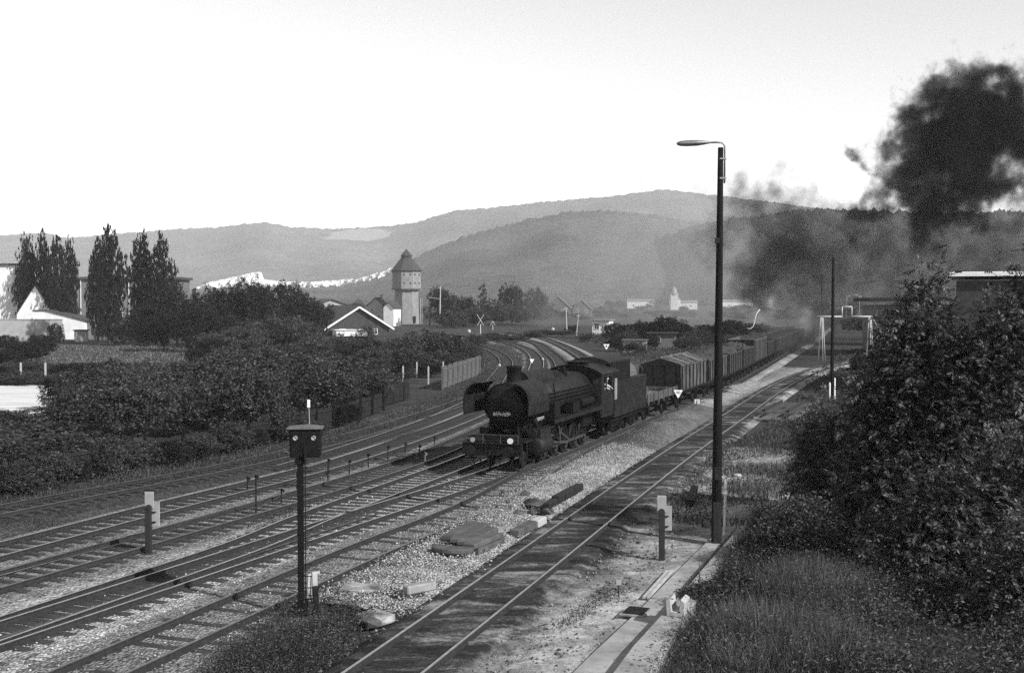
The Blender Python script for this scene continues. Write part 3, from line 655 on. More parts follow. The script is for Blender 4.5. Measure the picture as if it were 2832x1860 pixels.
# ------------------------------------------------------------------ the train
S0 = min(range(len(T3)), key=lambda i: (T3[i] - Vector((-.55, 51.3))).length); S0 = sum((b - a).length for a, b in zip(T3[:S0], T3[1:S0 + 1])) - 1.0
def on_track(s, L):
    a, _ = along(T3, S0 + s); c, _ = along(T3, S0 + s + L); d = (c - a).normalized()
    return Vector((a.x, a.y, .18)), -math.atan2(d.x, d.y)
def wheelset(mb_, y, r, x=.72, w=.13): mb_.lathe([(r * .3, -w / 2), (r - .09, -w / 2), (r, -w / 2), (r - .02, w / 2 - .03), (r - .05, w / 2), (r * .3, w / 2)], (x, y, r), 'X', 22)
def buffers(mb_, y, s, z=1.05, hw=.875):
    for x in (-hw, hw): mb_.cyl((x, y, z), (x, y + s * .4, z), .09, n=12); mb_.cyl((x, y + s * .4, z), (x, y + s * .46, z), .23, n=18)
# locomotive: front at y=0, facing -y
p, rz = on_track(0, 15)
L = empty('steam_locomotive', p, rz, 'black sooty steam locomotive with curved smoke deflectors heading the goods train', 'locomotive'); L.scale = (1, .92, .94)
BZ, BR = 2.97, 1.02
mb = MB(); mb.lathe([(.97, 4.3), (.97, 10.6), (.99, 10.7), (1.02, 13.0)], (0, 0, BZ), 'Y', 36)
for y in (4.4, 6.0, 7.6, 9.2, 10.6): mb.lathe([(.98, y), (.99, y + .02), (.99, y + .08), (.98, y + .1)], (0, 0, BZ), 'Y', 36)
mb.build('boiler', m_iron2, L)
mb = MB(); mb.lathe([(BR - .06, 1.75), (BR, 1.8), (BR, 4.35), (BR - .05, 4.4)], (0, 0, BZ), 'Y', 40); sb = mb.build('smokebox', m_iron, L)
mb = MB(); mb.lathe([(.92, 1.74), (.91, 1.68), (.8, 1.6), (.5, 1.52), (.12, 1.49), (.1, 1.42), (.02, 1.41)], (0, 0, BZ), 'Y', 36)
for x in (-.3, .3): mb.bar((x * .2, 1.52, BZ - .28), (x * 2.4, 1.60, BZ - .28), .05)
mb.bar((-.05, 1.4, BZ - .25), (.08, 1.38, BZ + .3), .03); mb.bar((-.62, 1.58, BZ + .3), (-.2, 1.5, BZ + .3), .05); mb.bar((-.62, 1.58, BZ - .02), (-.2, 1.5, BZ - .02), .05)
sd = mb.build('smokebox_door', m_iron2, L)
mb = MB(); mb.box((-.02, 1.44, BZ - .4), (.86, .03, .2)); pl = mb.build('number_plate', m_dark, sd)
mb = MB(); r_ = random.Random(3)
for i in range(21):
    for j in range(5):
        if r_.random() < .5: mb.box((-.42 + i * .04, 1.421, BZ - .475 + j * .036), (.034, .008, .03))
mb.box((-.02, 1.424, BZ - .4), (.84, .004, .018)); mb.build('lettering', m_white, pl)
mb = MB()
for a in range(14): t_ = 2 * math.pi * a / 14; mb.cyl((.95 * math.cos(t_), 1.70, BZ + .95 * math.sin(t_)), (.95 * math.cos(t_), 1.78, BZ + .95 * math.sin(t_)), .03, n=6)
mb.build('door_clamp', m_iron, sd)
mb = MB(); mb.lathe([(.46, 3.86), (.36, 3.98), (.33, 4.1), (.34, 4.62), (.37, 4.66), (.37, 4.72), (.30, 4.72), (.28, 4.3)], (0, 3.05, 0), 'Z', 28); mb.build('chimney', m_iron, L)
def halfround(y0, y1, w, z0, z1, n=10): return [(w * math.cos(a), z0 + (z1 - z0) * math.sin(a)) for a in np.linspace(0, math.pi, n)]
mb = MB(); mb.prism(halfround(0, 0, .56, 3.7, 4.42), 3.75, 7.6); mb.build('dome_casing', m_iron2, L)
mb = MB(); mb.prism(halfround(0, 0, .36, 3.8, 4.2), 8.3, 9.3); mb.cyl((.15, 10.4, 3.9), (.15, 10.4, 4.3), .08); mb.cyl((-.2, 10.6, 3.9), (-.2, 10.6, 4.25), .1); mb.cyl((.45, 9.8, 3.78), (.45, 9.8, 4.06), .05); mb.build('safety_valve', m_iron, L)
for s in (-1, 1):                        # Witte style deflectors: curved wings beside the smokebox
    po = [(1.5, -.36), (1.53, .15), (1.49, .5), (1.38, .78), (1.19, .98), (.95, 1.09), (.68, 1.12)]
    mb = MB(); mb.prism([(s * x, BZ + z) for x, z in po] + [(s * (x - .035), BZ + z - .035) for x, z in po[::-1]], .55, 3.5); d = mb.build('smoke_deflector', m_iron2, L)
    for y in (1.85, 3.3): mb = MB(); mb.bar((s * .85, y, BZ + .35), (s * 1.45, y, BZ + .35), .05); mb.build('stay', m_iron, d)
for s in (-1, 1):
    mb = MB(); mb.box((s * 1.2, 8.7, 2.05), (.62, 8.6, .05)); mb.box((s * 1.5, 8.7, 1.97), (.04, 8.6, .16)); mb.box((s * 1.2, 4.15, 1.75), (.62, .5, .05))
    for y in (5, 7.2, 9.4, 11.6): mb.bar((s * .7, y, 1.75), (s * 1.45, y, 2.0), .06)
    rb = mb.build('running_board', m_iron2, L)
    mb = MB(); mb.tube([(s * 1.03, 4.4, BZ + .3), (s * 1.04, 8, BZ + .3), (s * 1.06, 12.4, BZ + .3)], .03, 6); [mb.cyl((s * .8, y, BZ + .3), (s * .95, y, BZ + .3), .02, n=6) for y in (5, 7, 9, 11)]; mb.build('handrail', m_iron, L)
    mb = MB(); mb.tube([(s * 1.03, 4.5, BZ + .12), (s * 1.07, 12.5, BZ + .14)], .045, 6); mb.tube([(s * 1.04, 5.5, BZ - .05), (s * 1.08, 12.5, BZ - .05)], .035, 6)
    mb.tube([(s * .88, 6.2, BZ + .75), (s * 1.02, 6.15, BZ), (s * 1.0, 5.9, 2.6), (s * 1.05, 5.7, 2.1)], .035, 6)
    mb.tube([(s * .75, 2.9, 2.6), (s * 1.02, 3.0, 2.1), (s * 1.05, 3.1, 1.5)], .14, 8); mb.build('pipework', m_iron, L)
    mb = MB(); mb.box((s * 1.2, 5.0, 2.5), (.5, .9, .75)); mb.build('air_pump', m_iron, L)
    mb = MB(); mb.box((s * 1.25, 8.2, 2.4), (.4, 1.1, .55)); mb.build('feed_pump', m_iron, L)
    mb = MB(); mb.cyl((s * 1.15, 9.6, 2.45), (s * 1.15, 11.8, 2.45), .24); mb.build('air_tank', m_iron, L)
    mb = MB(); mb.lathe([(.3, 2.35), (.46, 2.4), (.46, 4.05), (.3, 4.1), (.1, 4.3)], (s * 1.12, 0, 1.0), 'Y', 22); mb.box((s * 1.12, 3.2, 1.5), (.66, 1.5, .62)); mb.cyl((s * 1.12, 2.2, 1.62), (s * 1.12, 4.5, 1.62), .2); mb.build('cylinder', m_iron2, L)
    ys = [4.95, 6.6, 8.25, 9.9, 11.55]
    for y in ys:
        mb = MB(); x = s * .74; r = .7
        mb.lathe([(.60, -.06), (r, -.07), (r, .05), (r - .05, .08), (.60, .06), (.60, -.06)], (x, y, r), 'X', 28)
        mb.cyl((x - .1, y, r), (x + .1, y, r), .13, n=14)
        for k in range(11): a = 2 * math.pi * k / 11; mb.bar((x, y + .1 * math.cos(a), r + .1 * math.sin(a)), (x, y + .62 * math.cos(a), r + .62 * math.sin(a)), .07, .06)
        a0 = R(200); mb.prism([(y + .6 * math.cos(a), r + .6 * math.sin(a)) for a in np.linspace(a0 + math.pi - .55, a0 + math.pi + .55, 7)], x - .05, x + .05, 'X')
        mb.build('driving_wheel', m_iron2, L)
    x = s * .92; cy_, cz_ = .3 * math.cos(R(200)), .3 * math.sin(R(200))
    mb = MB(); mb.bar((x, ys[0] + cy_, .7 + cz_), (x, ys[4] + cy_, .7 + cz_), .06, .13); [mb.cyl((x - .06, y + cy_, .7 + cz_), (x + .08, y + cy_, .7 + cz_), .1, n=10) for y in ys]; mb.build('coupling_rod', m_rod, L)
    mb = MB(); mb.bar((s * 1.06, 4.3, 1.0), (s * 1.06, ys[2] + cy_, .7 + cz_), .07, .12); mb.box((s * 1.08, 4.75, 1.22), (.1, 1.5, .06)); mb.bar((s * 1.15, ys[2] + cy_, .72), (s * 1.2, 6.1, 1.35), .05, .08); mb.bar((s * 1.2, 6.1, 1.6), (s * 1.2, 6.2, .85), .06, .14); mb.build('connecting_rod', m_rod, L)
    mb = MB(); wheelset(mb, 2.05, .42, s * .74); mb.build('leading_wheel', m_iron2, L)
    mb = MB(); mb.box((s * 1.38, .9, 1.42), (.05, 1.1, .05)); mb.box((s * 1.35, 1.0, .55), (.5, .3, .05)); mb.bar((s * 1.3, .9, 1.35), (s * 1.3, 1.0, .5), .05); mb.bar((s * 1.05, .35, 1.3), (s * 1.25, .6, .55), .05); mb.build('step', m_iron2, L)
mb = MB(); mb.box((0, 7.2, 1.15), (1.15, 12.8, .75)); mb.box((0, 12.4, 1.5), (1.9, 2.6, .9)); mb.box((0, 3.2, 2.1), (1.3, 1.5, .7)); mb.box((0, 1.1, 1.42), (2.5, 1.7, .05)); mb.bar((-.75, 1.5, 1.45), (-.6, 1.75, 2.6), .06); mb.bar((.75, 1.5, 1.45), (.6, 1.75, 2.6), .06)
mb.build('frame', m_iron, L)
mb = MB(); mb.box((0, .12, 1.06), (2.75, .08, .5)); mb.box((0, .1, 1.36), (2.75, .3, .04)); bb = mb.build('buffer_beam', m_iron2, L, .01)
for x in (-.875, .875):
    mb = MB(); mb.cyl((x, .1, 1.05), (x, -.3, 1.05), .12, n=14); mb.cyl((x, -.3, 1.05), (x, -.38, 1.05), .24, n=20); mb.build('buffer', m_iron2, bb)
mb = MB(); mb.tube([(0, .08, 1.05), (0, -.25, 1.0), (0, -.32, .8)], .05, 6); mb.tube([(-.1, -.1, 1.0), (-.08, -.18, .4), (.08, -.18, .4), (.1, -.1, 1.0)], .025, 6); mb.tube([(.45, .05, .9), (.45, -.15, .75), (.42, -.1, .35)], .04, 6); mb.tube([(-.45, .05, .9), (-.45, -.15, .75), (-.42, -.1, .4)], .04, 6); mb.build('coupling', m_iron, bb)
mb = MB(); mb.bar((-.95, .25, .75), (-.8, .1, .3), .05); mb.bar((.95, .25, .75), (.8, .1, .3), .05); mb.box((-.8, .08, .28), (.3, .03, .14)); mb.box((.8, .08, .28), (.3, .03, .14)); mb.bar((-.72, .0, .32), (-.2, -.1, .28), .035); mb.build('rail_guard', m_iron, L)
for s, mm in ((-1, m_lens), (1, m_white)):
    mb = MB(); mb.cyl((s * .86, .0, 1.5), (s * .86, .3, 1.5), .15, .13, n=16); mb.box((s * .86, .15, 1.36), (.1, .1, .08)); mb.box((s * .86, .14, 1.68), (.1, .1, .08)); hl = mb.build('headlamp', m_iron2, L)
    mb = MB(); mb.cyl((s * .86, -.03, 1.5), (s * .86, .0, 1.5), .13 if s > 0 else .11, n=18); mb.build('lens', mm, hl)
mb = MB(); mb.bar((-1.2, .05, 1.75), (1.2, .05, 1.75), .035); [mb.bar((x, .05, 1.38), (x, .05, 1.75), .035) for x in (-1.2, -.4, .4, 1.2)]; mb.build('front_rail', m_rod, L)
# cab: walls with a real window opening
CY0, CY1, CW = 12.7, 15.2, 1.48
mb = MB()
for s in (-1, 1):
    x = s * CW
    mb.box((x, (CY0 + CY1) / 2, 2.15), (.05, CY1 - CY0, 1.5)); mb.box((x, CY0 + .25, 3.25), (.05, .5, .7)); mb.box((x, CY1 - .2, 3.25), (.05, .4, .7)); mb.box((x, (CY0 + CY1) / 2, 3.72), (.05, CY1 - CY0, .24)); mb.box((x, 13.75, 3.25), (.06, .07, .7))
mb.box((-1.22, CY0, 2.9), (.5, .05, 1.8)); mb.box((1.22, CY0, 2.9), (.5, .05, 1.8)); mb.box((0, 15.1, 1.45), (2.9, .3, .1))
mb.prism([(1.05 * math.cos(a), BZ + 1.05 * math.sin(a)) for a in np.linspace(0, math.pi, 12)] + [(-1.45, BZ), (-1.45, 3.8), (-.9, 4.1), (0, 4.24), (.9, 4.1), (1.45, 3.8), (1.45, BZ)], CY0 - .02, CY0 + .03)
cab = mb.build('cab', m_iron2, L)
mb = MB(); arc = [(1.58 * math.sin(a) / math.sin(R(52)), 3.79 + .5 * (math.cos(a) - math.cos(R(52))) / (1 - math.cos(R(52)))) for a in np.linspace(R(-52), R(52), 13)]
mb.prism(arc + [(x, z - .05) for x, z in arc[::-1]], CY0 - .25, CY1 + .95); rf = mb.build('roof', m_iron2, cab)
mb = MB(); mb.box((0, 13.6, 4.33), (.9, .8, .12)); mb.box((0, 13.6, 4.42), (1.1, 1.0, .04)); mb.prism([(x * 1.01, z + .03) for x, z in arc] + [(x * 1.01, z - .01) for x, z in arc[::-1]], CY0 - .3, CY0 - .22); mb.build('roof_vent', m_iron, rf)
for s in (-1, 1): mb = MB(); mb.cyl((s * 1.18, CY0 - .05, 3.4), (s * 1.18, CY0 - .03, 3.4), .16, n=16); mb.build('window', m_glass, cab)
# tender
p, rz = on_track(14.3, 7)
m_grime = mat('grimy_grey_steel', .05, .1, 3, rough=.8)
TN = empty('locomotive_tender', p, rz, 'plain slab sided black tender coupled behind the locomotive cab', 'tender'); TN.scale = (1, 1, .94)
mb = MB(); mb.box((0, 3.6, 2.15), (2.95, 7.2, 2.0)); mb.box((0, 3.6, 3.16), (2.99, 7.24, .04)); mb.build('tank', m_iron2, TN, .03)
mb = MB()
for s in (-1, 1):
    mb.bar((s * 1.2, .05, 3.7), (s * 1.12, 4.4, 3.7), .06, 1.1)
    for k in range(9): mb.box((s * 1.24 - s * .008 * k, .3 + k * .5, 3.75), (.05, .09, 1.15))
mb.box((0, 4.4, 3.7), (2.24, .06, 1.05)); bk = mb.build('coal_bunker', m_iron2, TN)
mb = MB(); mb.prism([(1.25 * math.sin(a) / math.sin(R(55)), 4.22 + .36 * (math.cos(a) - math.cos(R(55))) / (1 - math.cos(R(55)))) for a in np.linspace(R(-55), R(55), 11)] + [(1.2, 4.18), (-1.2, 4.18)], 0, 4.45); mb.build('bunker_roof', m_iron2, bk)
mb = MB(); mb.prism([(1.05 * math.cos(a), 3.18 + .95 * math.sin(a)) for a in np.linspace(0, math.pi, 12)], 4.5, 6.6); mb.cyl((0, 5.8, 4.05), (0, 5.8, 4.25), .35); mb.tube([(1.2, 6.9, 3.2), (1.3, 7.0, 3.5), (1.0, 7.05, 3.9)], .02, 5); mb.build('water_deck', m_grime, TN)
mb = MB(); mb.box((0, 3.7, 1.0), (2.5, 7.3, .28)); mb.box((0, 7.35, 1.05), (2.7, .08, .45)); buffers(mb, 7.38, 1); mb.build('frame', m_iron, TN)
for y0 in (1.55, 5.6):
    mb = MB()
    for s in (-1, 1): mb.bar((s * 1.0, y0 - 1.25, .62), (s * 1.0, y0 + 1.25, .62), .08, .28); [mb.box((s * 1.06, y0 + d_, .5), (.14, .32, .36)) for d_ in (-.9, .9)]
    bg_ = mb.build('bogie', m_iron, TN)
    for d_ in (-.9, .9):
        mb = MB(); wheelset(mb, y0 + d_, .5, -.74); wheelset(mb, y0 + d_, .5, .74); mb.cyl((-.7, y0 + d_, .5), (.7, y0 + d_, .5), .08); mb.build('wheelset', m_iron2, bg_)
for s in (-1, 1): mb = MB(); mb.bar((s * 1.5, .25, 2.2), (s * 1.5, .25, 3.4), .03); mb.bar((s * 1.5, -.05, 2.2), (s * 1.5, -.05, 3.4), .03); mb.build('handrail', m_pipe if s > 0 else m_iron, TN)
def heap(name, label, x0, x1, y0, y1, z, hgt, m, rz, p, seed=0, kind='stuff'):
    r_ = np.random.default_rng(seed); nx, ny = 12, max(14, int((y1 - y0) * 3)); mb = MB()
    for j in range(ny + 1):
        for i in range(nx + 1):
            u, v_ = i / nx, j / ny; e = (math.sin(math.pi * u) * math.sin(math.pi * v_)) ** .6
            mb.v.append((x0 + (x1 - x0) * u, y0 + (y1 - y0) * v_, z + hgt * e * (.75 + .25 * math.sin(v_ * 9 + seed)) + .09 * r_.normal() * (e > .2)))
    for j in range(ny):
        for i in range(nx): a = j * (nx + 1) + i; mb.f.append((a, a + 1, a + nx + 2, a + nx + 1)); mb.mi.append(0); mb.sm.append(False)
    o = mb.build(name, m); o.location = p; o.rotation_euler = (0, 0, rz); return tag(o, label, 'coal', kind=kind)
heap('coal', 'coal heaped inside the tender bunker behind the cab', -1.1, 1.1, .1, 4.35, 3.3, .6, m_coal, rz, p, 5)

# wagons
m_plank = mat('wagon_planks', .015, .06, 1.6, rough=.9, bmp=.5, stretch=(1, 3, .35), lohi=(.35, .62))
m_plankl = mat('bleached_wagon_side', .012, .17, 2.2, rough=.9, bmp=.5, stretch=(1, 5, .3), lohi=(.44, .70))
def running_gear(root, Lw, bogies=False):
    mb = MB()
    for s in (-1, 1): mb.box((s * .95, Lw / 2, 1.05), (.12, Lw, .26))
    for y in (.05, Lw - .05): mb.box((0, y, 1.05), (2.6, .1, .34))
    buffers(mb, 0, -1); buffers(mb, Lw, 1)
    for y in (1.6, Lw - 1.6):
        for s in (-1, 1): mb.bar((s * .98, y - .6, .85), (s * .98, y + .6, .85), .1, .12); mb.box((s * .98, y, .55), (.16, .3, .5))
    mb.build('underframe', m_iron, root)
    for y in (1.6, Lw - 1.6): mb = MB(); wheelset(mb, y, .48, -.74); wheelset(mb, y, .48, .74); mb.cyl((-.7, y, .48), (.7, y, .48), .08); mb.build('wheelset', m_iron2, root)
m_cover = mat('worn_cover_planks', .03, .19, 2, rough=.9, bmp=.4, stretch=(1, 3, 3))
def gondola(s, Lw, h, label, m, name='open_wagon', roof=None, top=1.25, nribs=8):
    p, rz = on_track(s, Lw); e = empty(name, p, rz, label, 'goods wagon', 'goods wagons of the train'); running_gear(e, Lw)
    mb = MB()
    for sx in (-1, 1): mb.box((sx * 1.4, Lw / 2, top + h / 2), (.06, Lw, h)); mb.box((sx * 1.42, Lw / 2, top + h - .03), (.12, Lw + .04, .1))
    mb.box((0, Lw / 2, top - .03), (2.8, Lw, .08)); mb.build('side_wall', m, e)
    for y in (.02, Lw - .02):
        mb = MB(); mb.box((0, y, top + h / 2), (2.72, .05, h - .02)); mb.box((0, y, top + h + .01), (2.74, .1, .09)); [mb.box((x, y + (-.04 if y < 1 else .04), top + h / 2), (.1, .06, h)) for x in (-1.2, -.4, .4, 1.2)]; mb.build('end_wall', m_iron2 if y < 1 else m, e)
    mb = MB()
    for sx in (-1, 1):
        for k in range(nribs): y = .1 + k * (Lw - .2) / (nribs - 1); mb.box((sx * 1.46, y, top + h / 2 - .08), (.07, .12, h + .18))
        mb.box((sx * 1.46, Lw / 2, top + .05), (.06, Lw, .1))
    mb.build('stanchion', m_iron2, e)
    if roof == 'planks':
        mb = MB()
        for sx in (-1, 1):
            for k in range(int(Lw / .3)):
                y = .1 + k * .3
                if random.random() < .38: continue
                j = random.uniform(-.12, .12); mb.bar((sx * 1.42, y + j, top + h + .04), (sx * .05, y - j, top + h + .5 + j * .6), .2, .035)
        mb.bar((0, 0, top + h + .5), (0, Lw, top + h + .5), .08); rf_ = mb.build('plank_cover', m_cover, e)
        mb = MB(); mb.prism([(-1.4, top + h + .04), (1.4, top + h + .04), (0, top + h + .46)], .05, .09); mb.build('gable_board', m_iron2, e)
    return e, p, rz
# flat wagon
p, rz = on_track(22.2, 8.0); e = empty('flat_wagon', p, rz, 'low sided flat wagon with bare slatted floor right behind the tender', 'goods wagon', 'goods wagons of the train'); running_gear(e, 7.8)
mb = MB()
for k in range(26): mb.box((0, .16 + k * .3, 1.27), (2.7, .22 if k % 4 else .1, .06))
mb.build('floor', m_woodl, e)
mb = MB()
for s in (-1, 1): mb.box((s * 1.38, 3.9, 1.48), (.05, 7.8, .5)); [mb.box((s * 1.42, .1 + k * 1.25, 1.4), (.06, .1, .66)) for k in range(7)]
mb.box((0, 7.75, 1.45), (2.7, .05, .4)); mb.build('side_wall', m_plankl, e)
mb = MB()
for k in range(5): mb.bar((-1.2 + .1 * k % 3, 1.2 + k * 1.4, 1.36), (1.2, 1.1 + k * 1.4, 1.36), .12, .1)
tag(mb.build('timber_bearer', m_woodl), 'pale timber bearers laid across the flat wagon floor', 'timber', kind='stuff'); COL.objects[-1].location = p; COL.objects[-1].rotation_euler = (0, 0, rz)
_, p, rz = gondola(31.0, 8.4, 1.75, 'high sided wagon with a broken gabled cover of bleached planks', m_plankl, 'covered_wagon', 'planks')
heap('coal', 'dark load showing between the broken cover planks of the gabled wagon', -1.36, 1.36, .15, 8.25, 2.86, .4, m_coal, rz, p, 9)
spots = [(40.6, 8.4, 1.65, 'planked coal wagon directly behind the gabled plank wagon', 1), (50.2, 8.4, 1.65, 'second planked coal wagon passing behind the lamp post', 1), (59.8, 8.4, 1.65, 'dark coal wagon just in front of the tall wagon', 1)]
for i, (s, Lw, h, lb, c) in enumerate(spots):
    _, p, rz = gondola(s, Lw, h, lb, m_plankl if i == 0 else m_plank)
    heap('coal', ['coal piled above the sides of the first coal wagon', 'coal piled in the wagon behind the lamp post', 'coal piled in the wagon before the tall wagon'][i], -1.36, 1.36, .05, Lw - .05, 2.75, .62, m_coal, rz, p, i + 1)
gondola(69.4, 12.4, 2.15, 'tall grey steel wagon standing higher than the coal wagons', m_grime, 'steel_wagon', nribs=10)
proto, p, rz = gondola(83, 9.0, 1.5, 'nearest of the smoke veiled wagons behind the tall wagon', m_plank)
for k in range(1, 10):
    p, rz = on_track(83 + k * 10.3, 9.0); dup(proto, p, rz, 'dim open wagon veiled by smoke far back in the goods train')
for k in range(1, 10): pass
# engine driver leaning from the cab window
def person(name, label, loc, rz, J, E, rad, mats, root=0):
    me = bpy.data.meshes.new(name); me.from_pydata(J, E, []); o = link(name, me); o.location = loc; o.rotation_euler = (0, 0, rz)
    sk = o.modifiers.new('skin', 'SKIN'); lay = me.skin_vertices[0].data
    for i, r in enumerate(rad): lay[i].radius = (r, r) if isinstance(r, float) else r
    for i in range(len(J)): lay[i].use_root = (i == root)
    ss = o.modifiers.new('smooth', 'SUBSURF'); ss.levels = 1; ss.render_levels = 1
    me.materials.append(mats); return tag(o, label, 'person')
p, rz = on_track(0, 15)
T = Matrix.Translation(p) @ Matrix.Rotation(rz, 4, 'Z') @ Matrix.Translation((0, 14.2 * .92 - 14.2, -.19))
J = [(1.2, 14.2, 2.55), (1.24, 14.18, 2.8), (1.3, 14.15, 3.05), (1.36, 14.1, 3.2), (1.4, 14.06, 3.3), (1.43, 14.0, 3.42), (1.43, 13.98, 3.53), (1.36, 13.9, 3.12), (1.5, 13.78, 2.98), (1.57, 13.95, 2.93), (1.3, 14.36, 3.12), (1.5, 14.5, 2.98), (1.6, 14.4, 2.93),
     (1.12, 14.08, 2.3), (1.1, 14.05, 1.95), (1.1, 14.02, 1.55), (1.12, 14.34, 2.3), (1.1, 14.36, 1.95), (1.1, 14.38, 1.55)]
E = [(0, 1), (1, 2), (2, 3), (3, 4), (4, 5), (5, 6), (2, 7), (7, 8), (8, 9), (2, 10), (10, 11), (11, 12), (0, 13), (13, 14), (14, 15), (0, 16), (16, 17), (17, 18)]
rad = [.13, .14, .15, .09, .06, .105, .085, .075, .05, .038, .075, .05, .038, .09, .07, .05, .09, .07, .05]
for hi in (9, 12):                      # five short fingers on each hand
    for f in range(5):
        a = (f - 2) * .35; i0 = len(J); bx_, by_, bz_ = J[hi]
        J += [(bx_ + .045, by_ + .03 * math.sin(a) + (.0), bz_ - .01), (bx_ + .075 - .01 * abs(f - 2), by_ + .06 * math.sin(a), bz_ - .045)]; E += [(hi, i0), (i0, i0 + 1)]; rad += [.010, .008]
d = person('person', 'engine driver in a pale shirt leaning at the cab side window', (0, 0, 0), 0, J, E, rad, m_shirt); d.matrix_world = T
mb = MB(); mb.lathe([(.1, -.02), (.115, .05), (.105, .11), (.04, .14)], (1.43, 13.99, 3.53), 'Z', 14); mb.box((1.5, 13.9, 3.53), (.12, .12, .02)); c_ = mb.build('cap', m_dark, d)
mb = MB(); mb.lathe([(.02, -.03), (.075, -.02), (.1, .05), (.1, .12), (.06, .15)], (1.445, 13.98, 3.4), 'Z', 12); mb.box((1.55, 13.95, 3.46), (.04, .03, .05)); mb.box((1.53, 13.95, 3.42), (.03, .06, .012)); mb.build('face', m_skin, d)
# ------------------------------------------------------------------ fences
def fence(name, label, line, h, post_every, m, board_w, gap, m_post=None, ph=None, lean=.02, bottom=.05):
    root = empty(name, (0, 0, 0), 0, label, 'fence'); mb = MB(); r_ = random.Random(len(line))
    for p, d in resample(line, board_w + gap):
        hh = h * (1 + r_.uniform(-.05, .05)); a = -math.atan2(d.x, d.y); mb.box((p.x, p.y, bottom + hh / 2 - .15), (.025, board_w, hh), M=Matrix.Rotation(a + r_.uniform(-.02, .02), 4, 'Z') @ Matrix.Rotation(r_.uniform(-lean, lean), 4, 'X'))
    for z in (.25 * h, .8 * h):
        for a, c in zip(line, line[1:]): mb.bar((a.x + .05, a.y, z), (c.x + .05, c.y, z), .05, .08)
    mb.build('plank_run', m, root); pm = None
    for p, d in resample(line, post_every)[:100]:
        if pm is None: q = MB(); q.box((0, 0, (ph or h) / 2 - .1), (.12, .12, (ph or h) + .1)); o = q.build('post', m_post or m, root); pm = o
        else: o = pm.copy(); COL.objects.link(o)
        o.location = (p.x + .12, p.y, 0); o.rotation_euler = (0, r_.uniform(-.03, .03), 0)
    return root
def wl(px): return catmull([G(x, y, 0) for x, y in px], 1.0)
fence('plank_fence', 'long dark plank fence along the farthest track', wl([(-260, 1415), (0, 1358), (363, 1290), (680, 1232), (900, 1180), (1058, 1131)]), 1.2, 2.6, m_woodd, .13, .025, m_pole, 1.5)
fence('board_fence', 'patched black board fence behind the dark planks', wl([(1056, 1117), (1132, 1098)]), 1.35, 2.4, m_dark, .2, .02)
fence('picket_fence', 'pale upright picket fence by the curve of the tracks', wl([(1222, 1072), (1330, 1030)]), 1.9, 2.5, m_wood, .16, .05)
for i, (x, y, h, lb) in enumerate([(58, 1056, 1.75, 'white concrete post at the yard edge nearer the photo border'), (126, 1056, 1.75, 'white concrete post at the yard edge next to the large bush')]):
    mb = MB(); mb.box((0, 0, h / 2 - .1), (.14, .12, h + .2)); mb.box((0, 0, h), (.1, .08, .1)); o = mb.build('concrete_post', m_concl); o.location = G(x, y, 0); tag(o, lb, 'post')
proto = None
for i, (x, y, h) in enumerate([(1035, 1037, 1.1), (1042, 1056, 1.3), (1097, 1050, 1.7), (1115, 1066, 1.7), (1153, 1038, 1.3), (1185, 1056, 1.4), (1226, 1036, 1.3), (1193, 1003, 1.0), (1262, 1000, 1.0)]):
    mb = MB(); mb.box((0, 0, h / 2 - .1), (.13, .13, h + .2)); mb.box((0, 0, h + .02), (.09, .09, .08)); o = mb.build('concrete_post', m_concl); o.location = G(x, y, 0)
    tag(o, 'short white concrete post of the garden plots behind the tracks', 'post', 'concrete posts of the garden plots')
e = empty('marker_post', G(858, 1232, 0), 0, 'thin pole with a white painted top showing above the signal box', 'post'); mb = MB(); mb.cyl((0, 0, 0), (-.06, 0, 2.0), .025, n=8); mb.build('pole', m_grey, e); mb = MB(); mb.box((-.07, 0, 2.2), (.14, .06, .4)); mb.build('plate', m_white, e)

